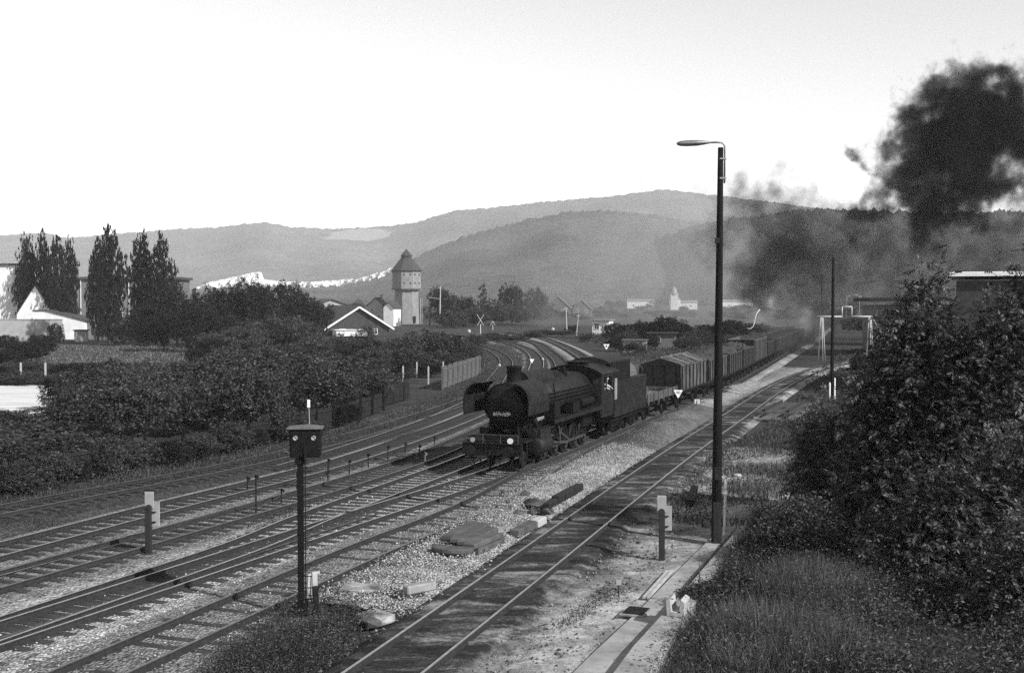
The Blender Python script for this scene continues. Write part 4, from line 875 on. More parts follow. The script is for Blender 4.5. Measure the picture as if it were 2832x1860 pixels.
# ------------------------------------------------------------------ buildings
def window(root, x, y, z, w, h, face=-1, m_f=None, cross=True):
    """window in a wall facing -y: frame, pane, bars"""
    f = MB(); t_ = .08
    for dx in (-w / 2, w / 2): f.box((x + dx, y + face * .02, z), (t_, .1, h + t_))
    for dz in (-h / 2, h / 2): f.box((x, y + face * .02, z + dz), (w - t_, .1, t_))
    if cross: f.box((x, y + face * .01, z), (.05, .06, h - t_)); f.box((x - w / 4, y + face * .01, z + h * .15), (w / 2 - .05, .06, .05)); f.box((x + w / 4, y + face * .01, z + h * .15), (w / 2 - .05, .06, .05))
    o = f.build('window', m_f or m_white, root); g_ = MB(); g_.box((x, y + face * .005, z), (w - .02, .03, h - .02)); g_.build('pane', m_glass, o); return o
def house(name, label, loc, rz, w, d, h, rh, m_w, m_r, gable='front', over=.35, wins=(), chim=None, band=False):
    """walls w wide (x) and d deep (y); gable='front': ridge along y"""
    e = empty(name, loc, rz, label, 'building'); mb = MB()
    if gable == 'front':
        mb.prism([(-w / 2, -1), (w / 2, -1), (w / 2, h), (0, h + rh), (-w / 2, h)], 0, d)
    else:
        mb.prism([(0, -1), (d, -1), (d, h), (d / 2, h + rh), (0, h)], -w / 2, w / 2, 'X')
    mb.build('wall', m_w, e); mb = MB(); t_ = .18
    if gable == 'front':
        k = over * rh / (w / 2)
        for s in (-1, 1): mb.prism([(0, h + rh + .02), (s * (w / 2 + over), h - k + .02), (s * (w / 2 + over), h - k + .02 + t_), (0, h + rh + .02 + t_ * 1.2)], -over, d + over)
    else:
        k = over * rh / (d / 2)
        for s in (-1, 1): mb.prism([(d / 2, h + rh + .02), (d / 2 + s * (d / 2 + over), h - k + .02), (d / 2 + s * (d / 2 + over), h - k + .02 + t_), (d / 2, h + rh + .02 + t_ * 1.2)], -w / 2 - over, w / 2 + over, 'X')
    rf_ = mb.build('roof', m_r, e)
    if chim: mb = MB(); mb.box(chim, (.6, .6, 1.6)); mb.box((chim[0], chim[1], chim[2] + .8), (.75, .75, .12)); mb.build('chimney', m_conc, rf_)
    if band:
        mb = MB()
        for s in (-1, 1): mb.bar((0, -over - .03, h + rh - .08), (s * (w / 2 + over), -over - .03, h - over * rh / (w / 2) - .08), .06, .34)
        mb.build('barge_board', m_white, rf_)
    for x, z, ww, hh in wins: window(e, x, 0, z, ww, hh)
    return e
# water tower: octagon shaft, wider tank, tall pyramid roof with lantern
c = G(945 * K, 751 * K, 0); Rt = 4.55
def octo(r, a0=22.5): return [(r * math.cos(R(a0 + 45 * k)), r * math.sin(R(a0 + 45 * k))) for k in range(8)]
W = empty('water_tower', c, R(8), 'pale stone water tower with a wider tank storey and pointed dark roof', 'water tower')
mb = MB(); q0, q1 = octo(4.25), octo(3.85); mb.add([(x, y, -1) for x, y in q0] + [(x, y, 10.9) for x, y in q1], [(k, (k + 1) % 8, 8 + (k + 1) % 8, 8 + k) for k in range(8)]); mb.build('shaft', m_tower, W)
mb = MB(); mb.prism(octo(4.75), 10.9, 16.4, 'Z'); mb.build('tank_wall', m_tower, W)
mb = MB(); mb.prism(octo(4.95), 10.55, 11.0, 'Z'); mb.prism(octo(4.9), 16.2, 16.5, 'Z'); mb.build('cornice', m_wood, W)
mb = MB(); q0, q1, q2 = octo(5.35), octo(2.0), octo(1.9); mb.add([(x, y, 16.45) for x, y in q0] + [(x, y, 20.4) for x, y in q1], [(k, (k + 1) % 8, 8 + (k + 1) % 8, 8 + k) for k in range(8)] + [tuple(range(8))])
mb.add([(x, y, 20.4) for x, y in octo(1.75)] + [(x, y, 21.2) for x, y in octo(1.75)], [(k, (k + 1) % 8, 8 + (k + 1) % 8, 8 + k) for k in range(8)]); mb.add([(x, y, 21.15) for x, y in octo(2.1)] + [(0, 0, 23.4)], [(k, (k + 1) % 8, 8) for k in range(8)] + [tuple(range(8))]); mb.build('roof', m_roof, W)
for a in (-90, -45, -135):
    for dx in (-1.0, 1.0):
        for z in (12.6, 15.3):
            mb = MB(); ca, sa = math.cos(R(a)), math.sin(R(a)); rr = 4.75 * math.cos(R(22.5)) + .02
            mb.cyl((ca * rr - sa * dx, sa * rr + ca * dx, z), (ca * (rr + .06) - sa * dx, sa * (rr + .06) + ca * dx, z), .32, n=12); mb.build('window', m_glass, W)
mb = MB(); mb.cyl((4.3, -.5, -1), (4.3, -.5, 8), .25); mb.cyl((4.9, -.5, -1), (4.9, -.5, 8.3), .1); mb.build('downpipe', m_conc, W)
mb = MB(); mb.box((2.2, -3.75, 1.2), (1.0, .1, 2.2)); mb.build('door', m_woodd, W)
# station building with the big gabled roof
q = G(833 * K, 778 * K, 0)
house('station_building', 'dark roofed station building with white barge boards on its gable', (q.x, q.y, 0), R(24), 13.6, 22, 1.8, 4.2, m_gable, m_roof, over=.9, wins=[(-3.5, .7, 1.4, 1.2), (3.5, .7, 1.4, 1.2)], band=True)  # dark wall colour carries the shade of the gable
q = G(770 * K, 756 * K, 0); house('long_building', 'low pitched pale building whose roof shows behind the station gable', (q.x, q.y, 0), R(20), 11, 14, 5.6, 1.9, m_wallm, m_roof, over=.6, wins=[(-2, 4.4, 1, 1), (2, 4.4, 1, 1)])
q = G(815 * K, 779 * K, 0); mb = MB(); mb.box((0, 0, .5), (7, 3, 1.2)); mb.box((0, 0, 1.2), (7.6, 3.6, .12)); o = mb.build('platform_shelter', m_wall); o.location = q; o.rotation_euler = (0, 0, R(24)); tag(o, 'white low annexe under the station gable', 'building')
q = G(872 * K, 750 * K, 0); house('house', 'narrow dim house between the station and the water tower', (q.x, q.y, 0), R(-10), 5, 8, 5.6, 2.4, m_wallm, m_roof, wins=[(-1, 4.2, .8, 1.2), (1.2, 2.0, .8, 1.2)], chim=(1.2, 3, 8.2))
q = G(903 * K, 756 * K, 0); house('white_shed', 'small bright white gable squeezed against the water tower', (q.x, q.y, 0), R(-20), 3.2, 5, 5.2, 1.5, m_wall, m_roof)
# houses at the left
q = G(83 * K, 784 * K, 0)
house('white_house', 'white gabled house with a lean to and one small window', (q.x, q.y, 0), R(4), 7.2, 12, 4.6, 5.6, m_wall, m_roof, over=.15, wins=[(1.2, 2.6, .8, .9)])
q2 = G(130 * K, 786 * K, 0); e = empty('white_outbuilding', (q2.x, q2.y, 0), R(4), 'long white outbuilding with a sloping dark roof beside the white house', 'building')
mb = MB(); mb.prism([(-4.5, -1), (5.5, -1), (5.5, 3.4), (-1.8, 5.3), (-4.5, 5.3)], .4, 9); mb.build('wall', m_wall, e); mb = MB(); mb.prism([(-1.9, 5.36), (5.9, 3.3), (5.9, 3.5), (-1.9, 5.56)], .1, 9.3); mb.prism([(-4.5, 5.32), (-1.9, 5.32), (-1.9, 5.5), (-4.5, 5.5)], .2, 9.2); mb.build('roof', m_roof, e)
mb = MB(); mb.box((6.9, 5, 1.4), (2.8, 7, 4.2)); mb.build('annexe', m_wallg, e)
q = G(3 * K, 786 * K, 0); e = empty('white_block', (q.x - 2.5, q.y + 12, 0), R(4), 'tall white flat roofed block cut by the left edge', 'building')
mb = MB(); mb.box((0, 4, 6.8), (8.5, 8, 15.4)); mb.box((4.7, 4.2, 12.2), (1.6, 7, 4.4)); mb.build('wall', m_wall, e); mb = MB(); mb.box((0, 4, 14.7), (9.6, 9, .35)); mb.build('roof', m_roof, e); window(e, 2.2, 0, 12.6, .9, 1.3)
q = G(170 * K, 775 * K, 0); e = empty('dark_block', (q.x, q.y + 28, 0), R(4), 'long dark flat roofed block with pale windows behind the poplars', 'building')
mb = MB(); mb.box((0, 6, 5.5), (31, 12, 14.0)); mb.build('wall', m_wallg, e); mb = MB(); mb.box((0, 6, 12.7), (32.4, 13.4, .6)); mb.build('roof', m_roof, e)
for x in (-13.5, -10.5, -3, 1.2, 5.6, 12.2):
    for z in (4, 9.2): window(e, x, 0, z, 1.1, 2.2)
mb = MB(); mb.cyl((3.3, -.2, -1), (3.3, -.2, 12.5), .12); mb.cyl((-8.2, -.2, -1), (-8.2, -.2, 12.5), .12); mb.build('downpipe', m_pipe, e)
q = G(45 * K, 789 * K, 0); mb = MB(); mb.box((0, 0, 1.5), (18, .4, 4.6)); mb.box((0, 0, 3.85), (18.2, .6, .15)); o = mb.build('garden_wall', m_wallm); o.location = (q.x, q.y - 3, 0); o.rotation_euler = (0, 0, R(4)); tag(o, 'pale garden wall in front of the white house', 'wall')
q = G(225, 941, 0); e = empty('garden_hut', q, R(5), 'small grey hut with a flat dark roof beside the widest poplar', 'building'); mb = MB(); mb.box((0, 0, .8), (2.0, 2, 2)); mb.build('wall', m_conc, e); mb = MB(); mb.box((0, 0, 1.9), (2.4, 2.4, .2)); mb.build('roof', m_roof, e)
# huts in the middle
q = G(1396 * K, 775 * K, 0); e = empty('white_hut', (q.x, q.y, 0), R(-20), 'white trackside hut with one dark window and a flat roof', 'building')
mb = MB(); mb.box((0, 1.6, 1.2), (3.9, 3.2, 3.4)); mb.build('wall', m_wall, e); mb = MB(); mb.box((0, 1.5, 3.0), (4.6, 4.2, .16)); mb.build('roof', m_conc, e); window(e, -.9, 0, 1.6, 1.1, 1.3)
q = G(1540 * K, 806 * K, 0); e = empty('garden_hut', (q.x, q.y, 0), R(-6), 'dark garden hut with one pale square pane above the gabled wagon', 'building')
mb = MB(); mb.box((0, 1.4, .9), (4.3, 2.8, 2.4)); mb.build('wall', m_wood, e); mb = MB(); mb.box((0, 1.3, 2.2), (5.2, 3.8, .14)); mb.build('roof', m_dark, e); window(e, -.8, 0, 1.25, .9, .9, m_f=m_concl)
q = G(1475 * K, 815 * K, 0); e = empty('garden_shed', (q.x, q.y, 0), R(-10), 'low pale board shed among the bushes above the tender', 'building'); mb = MB(); mb.box((0, 1, .6), (3.4, 2, 1.8)); mb.build('wall', m_woodl, e); mb = MB(); mb.box((0, 1, 1.6), (3.8, 2.4, .12)); mb.build('roof', m_wood, e)
for i, (x, y, w, d, h, rh, m_, lb, gb) in enumerate([
        (1185, 741, 7, 9, 3.4, 3.6, m_wood, 'pale gabled house half hidden by trees near the level crossing', 'front'), (1297, 735, 11, 10, 3.6, 5.0, m_wood, 'large hazy house with a steep roof beyond the crossing', 'front'), (1352, 735, 8, 9, 3.4, 3.6, m_wood, 'smaller hazy house beside the steep roofed one', 'front'),
        (1488, 716, 22, 12, 6, 1.5, m_wall, 'long white factory hall far off in the smoke haze', 'side'), (1590, 718, 20, 12, 5, 1.5, m_wall, 'white low hall next to the far church', 'side'), (1712, 716, 24, 12, 5.5, 1.5, m_wall, 'white hall glimpsed just right of the lamp post', 'side'), (1737, 716, 10, 10, 4.5, 5, m_wallm, 'small gabled house beyond the white hall by the lamp post', 'front'), (1783, 714, 10, 10, 8, 2, m_wallm, 'square pale house at the foot of the dark smoke', 'side')]):
    q = G(x * K, y * K, 0); house('house', lb, (q.x, q.y, 0), R(-8), w, d, h, rh, m_, m_wood if m_ is not m_wall else m_conc, gb, wins=[(-w * .25, 2.4, 1.2, 1.4), (w * .25, 2.4, 1.2, 1.4)])
q = G(1567 * K, 719 * K, 0); e = empty('church', (q.x, q.y, 0), R(-10), 'small white church with a stubby pointed tower far off in the haze', 'church')
mb = MB(); mb.box((0, 0, 5), (5, 5, 12)); mb.box((0, 9, 3), (8, 13, 8)); mb.build('wall', m_wall, e); mb = MB(); mb.lathe([(3.3, 11), (1.6, 13.2), (1.7, 14.4), (.1, 17)], n=8); mb.prism([(-4.5, 7), (4.5, 7), (0, 11)], 2.6, 16); mb.build('roof', m_concl, e)
# industrial blocks at the right
q = A(2222 * K, 690 * K, 92); e = empty('flat_roofed_hall', (q.x, 92, 0), R(-21), 'dark industrial hall with a bright white flat roof edge behind the trees', 'building')
zt = A(2222 * K, 637 * K, 92).z
mb = MB(); mb.box((12, 9, zt / 2 - 1), (24, 18, zt + 1)); mb.build('wall', m_gable, e); mb = MB(); mb.box((12, 9, zt - .02), (25, 19, .3)); mb.box((12, 9, zt + .15), (24.6, 18.6, .06)); mb.build('roof', m_white, e)
for x in (6, 9.5, 13): window(e, x, 0, zt - 5.4, 1.6, 1.2, m_f=m_wallg)
q = A(2030 * K, 700 * K, 160); zt = A(2030 * K, 696 * K, 160).z; e = empty('goods_shed', (q.x, 160, 0), R(-10), 'dark goods shed with a broad flat canopy beyond the pipe bridge', 'building')
mb = MB(); mb.box((9, 9, zt / 2 - .8), (17, 16, zt)); mb.build('wall', m_wallg, e); mb = MB(); mb.box((9, 8, zt), (19.5, 20, .5)); mb.build('roof', m_woodd, e); [window(e, x, 1, 3.2, 2.4, 2.2) for x in (3, 7, 11, 15)]

# ------------------------------------------------------------------ pipe bridge, poles, crossing signs
def pipe_bridge(name, label, base, w, h, step, up, m, r=.09, rz=0.0, legs=3, brace=True):
    e = empty(name, base, rz, label, 'pipe bridge')
    for s, x0 in ((-1, 0), (1, w)):
        for k in range(legs):
            mb = MB(); mb.tube([(x0 - s * 0 + (k - 1) * .45, -.6 * (k == 1), -.2), (x0 + (k - 1) * .12, 0, h)], r * .8, 6); mb.build('leg', m, e)
    if brace: mb = MB(); mb.tube([(w + 3.6, 0, -.2), (w + .3, 0, h - .2)], r * .7, 6); mb.build('brace', m_grey, e)
    a, b = w * step[0], w * step[1]
    mb = MB(); mb.tube([(-.6, 0, h), (a, 0, h)], r * 1.3, 8); mb.tube([(a, 0, h), (a, 0, h + up)], r, 8); mb.tube([(a, 0, h + up), (b, 0, h + up)], r, 8); mb.tube([(b, 0, h + up), (b, 0, h)], r, 8); mb.tube([(b, 0, h), (w + .3, 0, h)], r * 1.3, 8); mb.build('pipe', m, e)
    return e
base = G(2272, 993, 0); pipe_bridge('pipe_bridge', 'pale pipe bridge with a raised middle spanning the track bed', base, 6.1, 5.4, (.42, .62), 1.25, m_concl, .085)
base = G(2343, 902, 0); pipe_bridge('pipe_bridge', 'second smaller pipe bridge far behind the first one', (base.x, base.y, 0), 3.6, 8.4, (.2, .8), .4, m_grey, .09, legs=1, brace=False)
def wood_pole(label, px, ptop, m, r=.14, arm=None, lamp=False):
    b_ = G(*px); tp = A(ptop[0], ptop[1], b_.y); e = empty('utility_pole', b_, 0, label, 'pole'); mb = MB(); mb.cyl((0, 0, -.3), (tp.x - b_.x, 0, tp.z), r, r * .7, 10); mb.build('pole', m, e)
    if arm: mb = MB(); mb.tube([(tp.x - b_.x, 0, arm[1]), (arm[0] * .6, 0, arm[1] + .15), (arm[0], 0, arm[1] + .35)], .07, 6); mb.box((arm[0], 0, arm[1] + .36), (.8, .3, .16)); mb.build('arm', m, e)
    mb = MB(); mb.box((tp.x - b_.x, -.12, tp.z - .5), (.9, .1, .1)); [mb.cyl((tp.x - b_.x + d_, -.12, tp.z - .45), (tp.x - b_.x + d_, -.12, tp.z - .2), .05, n=6) for d_ in (-.35, .35)]; mb.build('crossarm', m, e); return e
wood_pole('pale concrete pole with a side arm right of the water tower', (1216, 903), (1218, 792), m_concl, .22, (-2.4, 7.7))
wood_pole('dark leaning twin of the pale pole near the water tower', (1188, 897), (1195, 822), m_pole, .2)
wood_pole('slender white mast left of the white trackside hut', (1568, 921), (1565, 848), m_concl, .16)
wood_pole('thin grey mast next to the slender white mast', (1594, 924), (1600, 868), m_concl, .12)
wood_pole('dim telegraph pole against the dark smoke by the tall bare pole', (2272, 905), (2272, 775), m_pole, .16)
def cross_sign(label, px):
    b_ = G(*px); e = empty('crossing_sign', b_, 0, label, 'sign'); mb = MB(); mb.cyl((0, 0, -.1), (0, 0, 2.0), .07, n=8); mb.build('post', m_white, e); mb = MB()
    for s in (-1, 1): mb.bar((s * -.75, -.1 - .02 * s, 1.7), (s * .75, -.1 - .02 * s, 4.2), .3, .06)
    mb.build('cross', m_white, e); return e
cross_sign('white crossbuck sign at the level crossing', (1329, 921))
tri = empty('warning_sign', G(1363, 912), 0, 'small white peaked sign beside the crossbuck', 'sign'); mb = MB(); mb.cyl((0, 0, 0), (0, 0, 1.3), .05, n=8); mb.build('post', m_white, tri); mb = MB(); mb.bar((-.55, -.08, 1.2), (0, -.08, 2.2), .3, .06); mb.bar((.55, -.12, 1.2), (0, -.12, 2.2), .3, .06); mb.build('plate', m_white, tri)
for i, (x, y, s, lb) in enumerate([(1297, 920, .7, 'pale round boulder left of the crossbuck sign'), (1529, 914, .7, 'white dot like marker beside the road beyond the curve'), (1501, 996, .28, 'white painted stone between the curving tracks'), (1445, 928, .4, 'white stone on the bank at the level crossing'), (1381, 1014, .3, 'white stone in the grass loop inside the curve'), (1635, 941, .35, 'white stone under the white trackside hut')]):
    mb = MB(); mb.lathe([(s * .5, 0), (s * .6, s * .4), (s * .5, s * .9), (s * .2, s * 1.1)], n=8); o = mb.build('stone', m_concl); o.location = G(x, y, 0); tag(o, lb, 'stone')
# gooseneck yard lamp above the wagons
b_ = A(2075, 907, 128); e = empty('gooseneck_pipe', (b_.x, 128, b_.z), 0, 'thin white gooseneck pipe rising above the tall wagon', 'pipe')
s_ = 128 / FPX; mb = MB(); mb.tube([(-8 * s_, 0, .0), (0, 0, -.1), (9 * s_, 0, 6 * s_), (13 * s_, 0, 25 * s_), (17 * s_, 0, 40 * s_), (26 * s_, 0, 52 * s_)], .045, 6); mb.build('pipe', m_pipe, e)
mb = MB(); mb.cyl((0, 0, -.05), (0, .2, -b_.z), .05, n=6); mb.build('post', m_iron2, e)
# radio mast on the far ridge
# ------------------------------------------------------------------ hills
def interp(pts, x): return float(np.interp(x, [p[0] for p in pts], [p[1] for p in pts]))
def hillmat(name, lo, hi, field=None, fval=.16, sc=.022):
    m, t, b = newmat(name); P = pos(t); f = noise_n(t, P, sc * 3, 6, .75); f2 = noise_n(t, P, sc * .12, 4, .6)
    v = math_n(t, 'MULTIPLY_ADD', f2, .8, math_n(t, 'MULTIPLY', f, .9))
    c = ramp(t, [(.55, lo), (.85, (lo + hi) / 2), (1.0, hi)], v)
    if field:
        d = t.nodes.new('ShaderNodeVectorMath'); d.operation = 'MULTIPLY_ADD'; t.links.new(P, d.inputs[0]); (fx, fy, rx, ry) = field
        d.inputs[1].default_value = (1 / rx, 1 / ry, 0); d.inputs[2].default_value = (-fx / rx, -fy / ry, 0)
        l = t.nodes.new('ShaderNodeVectorMath'); l.operation = 'LENGTH'; t.links.new(d.outputs[0], l.inputs[0])
        k = math_n(t, 'ADD', l.outputs['Value'], math_n(t, 'MULTIPLY_ADD', noise_n(t, P, .008, 4, .7), 1.2, -.6)); k = math_n(t, 'MULTIPLY_ADD', k, -8, 8.0, clamp=True)
        mx = t.nodes.new('ShaderNodeMix'); mx.data_type = 'RGBA'; t.links.new(k, mx.inputs['Factor']); t.links.new(c, mx.inputs['A']); mx.inputs['B'].default_value = (fval, fval, fval, 1); c = mx.outputs['Result']
    t.links.new(c, b.inputs['Base Color']); b.inputs['Roughness'].default_value = 1; b.inputs['Specular IOR Level'].default_value = 0
    bump(t, b, f, 1.0, 6.0)
    return m
def hill(name, label, prof, Yr, Yf, m, tree=5.0, x0=-1500, x1=2900, nx=1420, ny=40, seed=0):
    r_ = np.random.default_rng(seed); mb = MB(); X = np.linspace(x0, x1, nx)
    rough = np.convolve(r_.normal(size=nx), np.ones(3) / 3, 'same'); ph = r_.random(6) * 6
    for j in range(ny + 5):
        t_ = j / ny
        for i, x in enumerate(X):
            Y = Yf + (Yr - Yf) * t_; yr = interp(prof, x); zr = CAM_H + (HZ / K - yr) / (FPX / K) * Yr
            if t_ <= 1: z = zr * (t_ ** 1.15) * (1 + .05 * math.sin(x * .013 + ph[0] + 3 * t_) * math.sin(math.pi * t_) + .06 * math.sin(x * .031 + ph[1]) * math.sin(math.pi * t_) ** 2)
            else: z = zr * (1 - 2.2 * (t_ - 1))
            z += tree * (rough[i] * .9 + r_.normal() * .3) * (abs(t_ - 1) < .03)
            mb.v.append(((x - CX / K) / (FPX / K) * Y, Y, z - 1.5 if j else -8))
    for j in range(ny + 4):
        for i in range(nx - 1): a = j * nx + i; mb.f.append((a, a + 1, a + nx + 1, a + nx)); mb.mi.append(0); mb.sm.append(True)
    o = mb.build(name, m, fix=False); return tag(o, label, 'hill', kind='structure')
far = [(-500, 560), (-100, 548), (0, 547), (60, 541), (110, 541), (160, 552), (230, 546), (300, 539), (400, 532), (500, 527), (570, 519), (620, 516), (680, 526), (760, 531), (860, 527), (960, 518), (1000, 505), (1060, 488), (1150, 482), (1250, 470), (1340, 462), (1430, 455), (1490, 446), (1540, 440), (1600, 446), (1700, 458), (1800, 470), (1900, 484), (2100, 500), (2900, 540)]
midp = [(-500, 690), (-100, 690), (300, 686), (475, 668), (560, 655), (700, 662), (800, 660), (860, 648), (910, 628), (960, 598), (1010, 574), (1080, 548), (1150, 528), (1230, 508), (1320, 492), (1400, 487), (1500, 496), (1600, 512), (1700, 530), (1900, 560), (2900, 640)]
rgtp = [(-500, 690), (1200, 690), (1400, 600), (1500, 560), (1600, 527), (1700, 506), (1800, 492), (1860, 487), (1900, 485), (1950, 487), (2010, 484), (2060, 487), (2110, 490), (2180, 493), (2260, 491), (2330, 489), (2400, 491), (2500, 494), (2900, 500)]
hill('far_hills', 'long far wooded ridge rising to a summit with a mast', far, 4300, 2400, hillmat('far_forest_hazed', .055, .17, ((835 - 1190) / 2750 * 4080, 4080, 120, 190), .26, .016), 2.2, seed=1)  # forest tone raised: part of the haze is put into the colour
hill('wooded_hill', 'nearer wooded hill swelling behind the water tower', midp, 2300, 1150, hillmat('near_forest_hazed', .034, .125, None, .1, .02), 2.2, seed=2)  # lighter forest, some of the haze painted in
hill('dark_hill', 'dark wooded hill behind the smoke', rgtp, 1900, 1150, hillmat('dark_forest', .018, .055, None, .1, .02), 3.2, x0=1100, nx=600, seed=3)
# quarry: bright cut in the hillside left of the water tower
qp = [(468, 664, 5), (490, 655, 10), (515, 650, 13), (540, 644, 18), (570, 637, 24), (603, 631, 28), (606, 648, 12), (640, 653, 9), (700, 655, 11), (740, 654, 13), (770, 652, 12), (800, 649, 10), (830, 647, 8), (855, 642, 8), (875, 634, 10), (892, 631, 9), (912, 619, 8), (930, 606, 5)]
mb = MB(); r_ = random.Random(4); nq = 130; X = np.linspace(468, 930, nq)
for i, x in enumerate(X):
    yt = float(np.interp(x, [p[0] for p in qp], [p[1] for p in qp])); th = float(np.interp(x, [p[0] for p in qp], [p[2] for p in qp])) * r_.uniform(.35, 1.25)
    Y = 2190 + 14 * math.sin(x * .05)
    for k, (dy, dz) in enumerate(((40, 0), (0, 0), (-8, .3), (-22, .35), (-30, .75), (-48, 1.0), (-50, 1.6))):
        w = A(x * K, (yt + th * dz) * K, Y); mb.v.append((w.x + r_.uniform(-1, 1), Y + dy * .6 + r_.uniform(-4, 4), w.z + r_.uniform(-.8, .8)))
for i in range(nq - 1):
    if (X[i] > 640 and r_.random() < .10): continue
    for k in range(6): a = i * 7 + k; mb.f.append((a, a + 1, a + 8, a + 7)); mb.mi.append(0); mb.sm.append(False)
tag(mb.build('quarry_terrain', mat('quarry_rock', .4, .7, .06, obj=False, bmp=.4, rough=1)), 'bright quarry cut running along the hillside to the water tower', 'quarry', kind='structure')
p = A(1491 * K, 446 * K, 4290); e = empty('radio_mast', (p.x, 4290, p.z - 25), 0, 'faint radio mast on the summit of the far ridge', 'mast'); mb = MB(); mb.cyl((0, 0, 0), (0, 0, 110), .9, .5, 6); mb.build('pole', m_grey, e)

# ------------------------------------------------------------------ plants
PR = {}
def lob(n, seed, wob=.35, z0=.25, z1=1.0, rr=.3):
    r_ = random.Random(seed); out = [(0, 0, .55, .36, .36, .36)]
    for k in range(n): a = r_.random() * 6.28; z = r_.uniform(z0, z1 - rr * .8); d = wob * r_.uniform(.5, 1) * (1 - .5 * max(0, z - .5)); out.append((d * math.cos(a), d * math.sin(a), z, rr * r_.uniform(.5, .9), rr * r_.uniform(.5, .9), rr * r_.uniform(.5, .85)))
    for k in range(9): a = r_.random() * 6.28; d = .42 * r_.random() ** .6; out.append((d * math.cos(a), d * math.sin(a), z1 - .12 - .5 * d + r_.uniform(-.1, .1), r_.uniform(.04, .09), r_.uniform(.04, .09), r_.uniform(.12, .24)))   # ragged shoots
    return out
def proto_tree(key, name, lobes, n, leaf, m, clump, tr=.03, limbs=4, seed=0, aspect=.6, fill=.5, zmin=.02):
    """unit tree (1 m tall, 1 m wide): crown and trunk meshes, scaled per tree"""
    me = foliage(name + '_leaves', lobes, n, leaf, m, clump, 20, fill, aspect, seed, zmin)
    r_ = random.Random(seed); lm = [(.15 + .1 * k, (.3 * math.cos(k * 2.2), .3 * math.sin(k * 2.2), .45 + .1 * k)) for k in range(limbs)]
    b = trunk(.7, tr, lm, m_bark); o = b.build('trunk', m_bark); tm = o.data; bpy.data.objects.remove(o)
    PR[key] = (me, tm)
def plant(key, name, loc, h, w, label, cat, group=None, rz=None, lean=0, dz=0):
    me, tm = PR[key]; e = empty(name, (loc[0], loc[1], loc[2] + dz), random.random() * 6.28 if rz is None else rz, label, cat, group)
    c = bpy.data.objects.new('crown' if cat == 'tree' else 'leaf_mass', me); COL.objects.link(c); c.parent = e; c.scale = (w, w, h)
    t_ = bpy.data.objects.new('trunk' if cat == 'tree' else 'stem', tm); COL.objects.link(t_); t_.parent = e; t_.scale = (min(w, h * .5), min(w, h * .5), h)
    if lean: e.rotation_euler[1] = lean
    return e
for i in range(3):
    r_ = random.Random(i + 40); lb = []
    for k in range(26):
        z = .1 + .86 * k / 25; rr = .62 * (1 - max(0, z - .6) / .46) ** .6 if z > .6 else .62 * min(1, .6 + z); a = r_.random() * 6.28; d = rr * .4 * r_.random()
        lb.append((d * math.cos(a), d * math.sin(a), z, max(.08, rr * .72), max(.08, rr * .72), .075))
    lb.append((0, 0, .985, .05, .05, .03)); proto_tree('poplar%d' % i, 'poplar', lb, 22000, .018, m_leafp, .02, .045, 0, i, 1.8, .35, .03)
for i in range(4): proto_tree('broad%d' % i, 'broadleaf', lob(9, i + 3), 13000, .030, m_leafd, .04, .035, 4, i + 10)
for i in range(2): proto_tree('pale%d' % i, 'paletree', lob(8, i + 23, z0=.2), 13000, .030, m_leafl, .04, .03, 4, i + 20)
for i in range(4): proto_tree('bush%d' % i, 'bush', [(a * 1.1, b * 1.1, max(.28, c * .85), d * 1.15, e_ * 1.15, f) for a, b, c, d, e_, f in lob(8, i + 33, z0=.15)], 12000, .036, m_leafm, .045, .02, 3, i + 30)
for i in range(2): proto_tree('dbush%d' % i, 'darkbush', [(a * 1.1, b * 1.1, max(.28, c * .85), d * 1.15, e_ * 1.15, f) for a, b, c, d, e_, f in lob(8, i + 53, z0=.15)], 12000, .036, m_leafd, .045, .02, 3, i + 50)
for i in range(2):
    lb = [(0.06 * math.cos(k * 2.4), .06 * math.sin(k * 2.4), .15 + .8 * k / 11, .46 * (1 - k / 12.5), .46 * (1 - k / 12.5), .06) for k in range(12)]
    proto_tree('conifer%d' % i, 'conifer', lb, 4500, .04, m_leafp, .035, .03, 0, i + 60, .5, .3)
def px_plant(key, name, x, top, base, w, label, cat, group=None, ground=None):
    q = G(x * K, (ground or base) * K, 0); s = q.y / (FPX / K); return plant(key, name, (q.x, q.y, -.1), (base - top) * s if ground is None else (ground - top) * s, w * s * 1.12, label, cat, group)
for i, (x, top, base, w, lb) in enumerate([(63, 546, 782, 46, 'leftmost tall poplar behind the white house'), (103, 536, 783, 34, 'slimmest sharp topped poplar behind the white house'), (134, 550, 784, 44, 'broad poplar standing third from the left border'), (161, 552, 783, 34, 'poplar whose tip leans at the end of the left group'), (228, 556, 798, 40, 'shorter poplar stem merged with the widest poplar'), (255, 526, 797, 60, 'widest and tallest poplar standing before the dark block'), (331, 538, 795, 52, 'narrow poplar just right of the widest one'), (376, 545, 796, 50, 'last poplar of the row beside the dark round trees')]):
    px_plant('poplar%d' % (i % 3), 'poplar_tree', x, top, base, w * 1.25, lb, 'tree', 'poplars by the white house')
G1 = 'dark round trees behind the thicket'
for i, (x, top, base, w) in enumerate([(412, 655, 803, 100), (470, 668, 806, 90), (530, 656, 800, 110), (590, 646, 800, 120), (650, 652, 792, 115), (702, 668, 790, 95), (345, 700, 800, 110), (440, 705, 818, 120), (300, 740, 802, 80), (520, 722, 818, 125), (735, 690, 790, 80), (380, 725, 815, 110)]):
    px_plant('broad%d' % (i % 4), 'broadleaf_tree', x, top, base, w, 'dark round crowned tree in the belt behind the thicket', 'tree', G1)
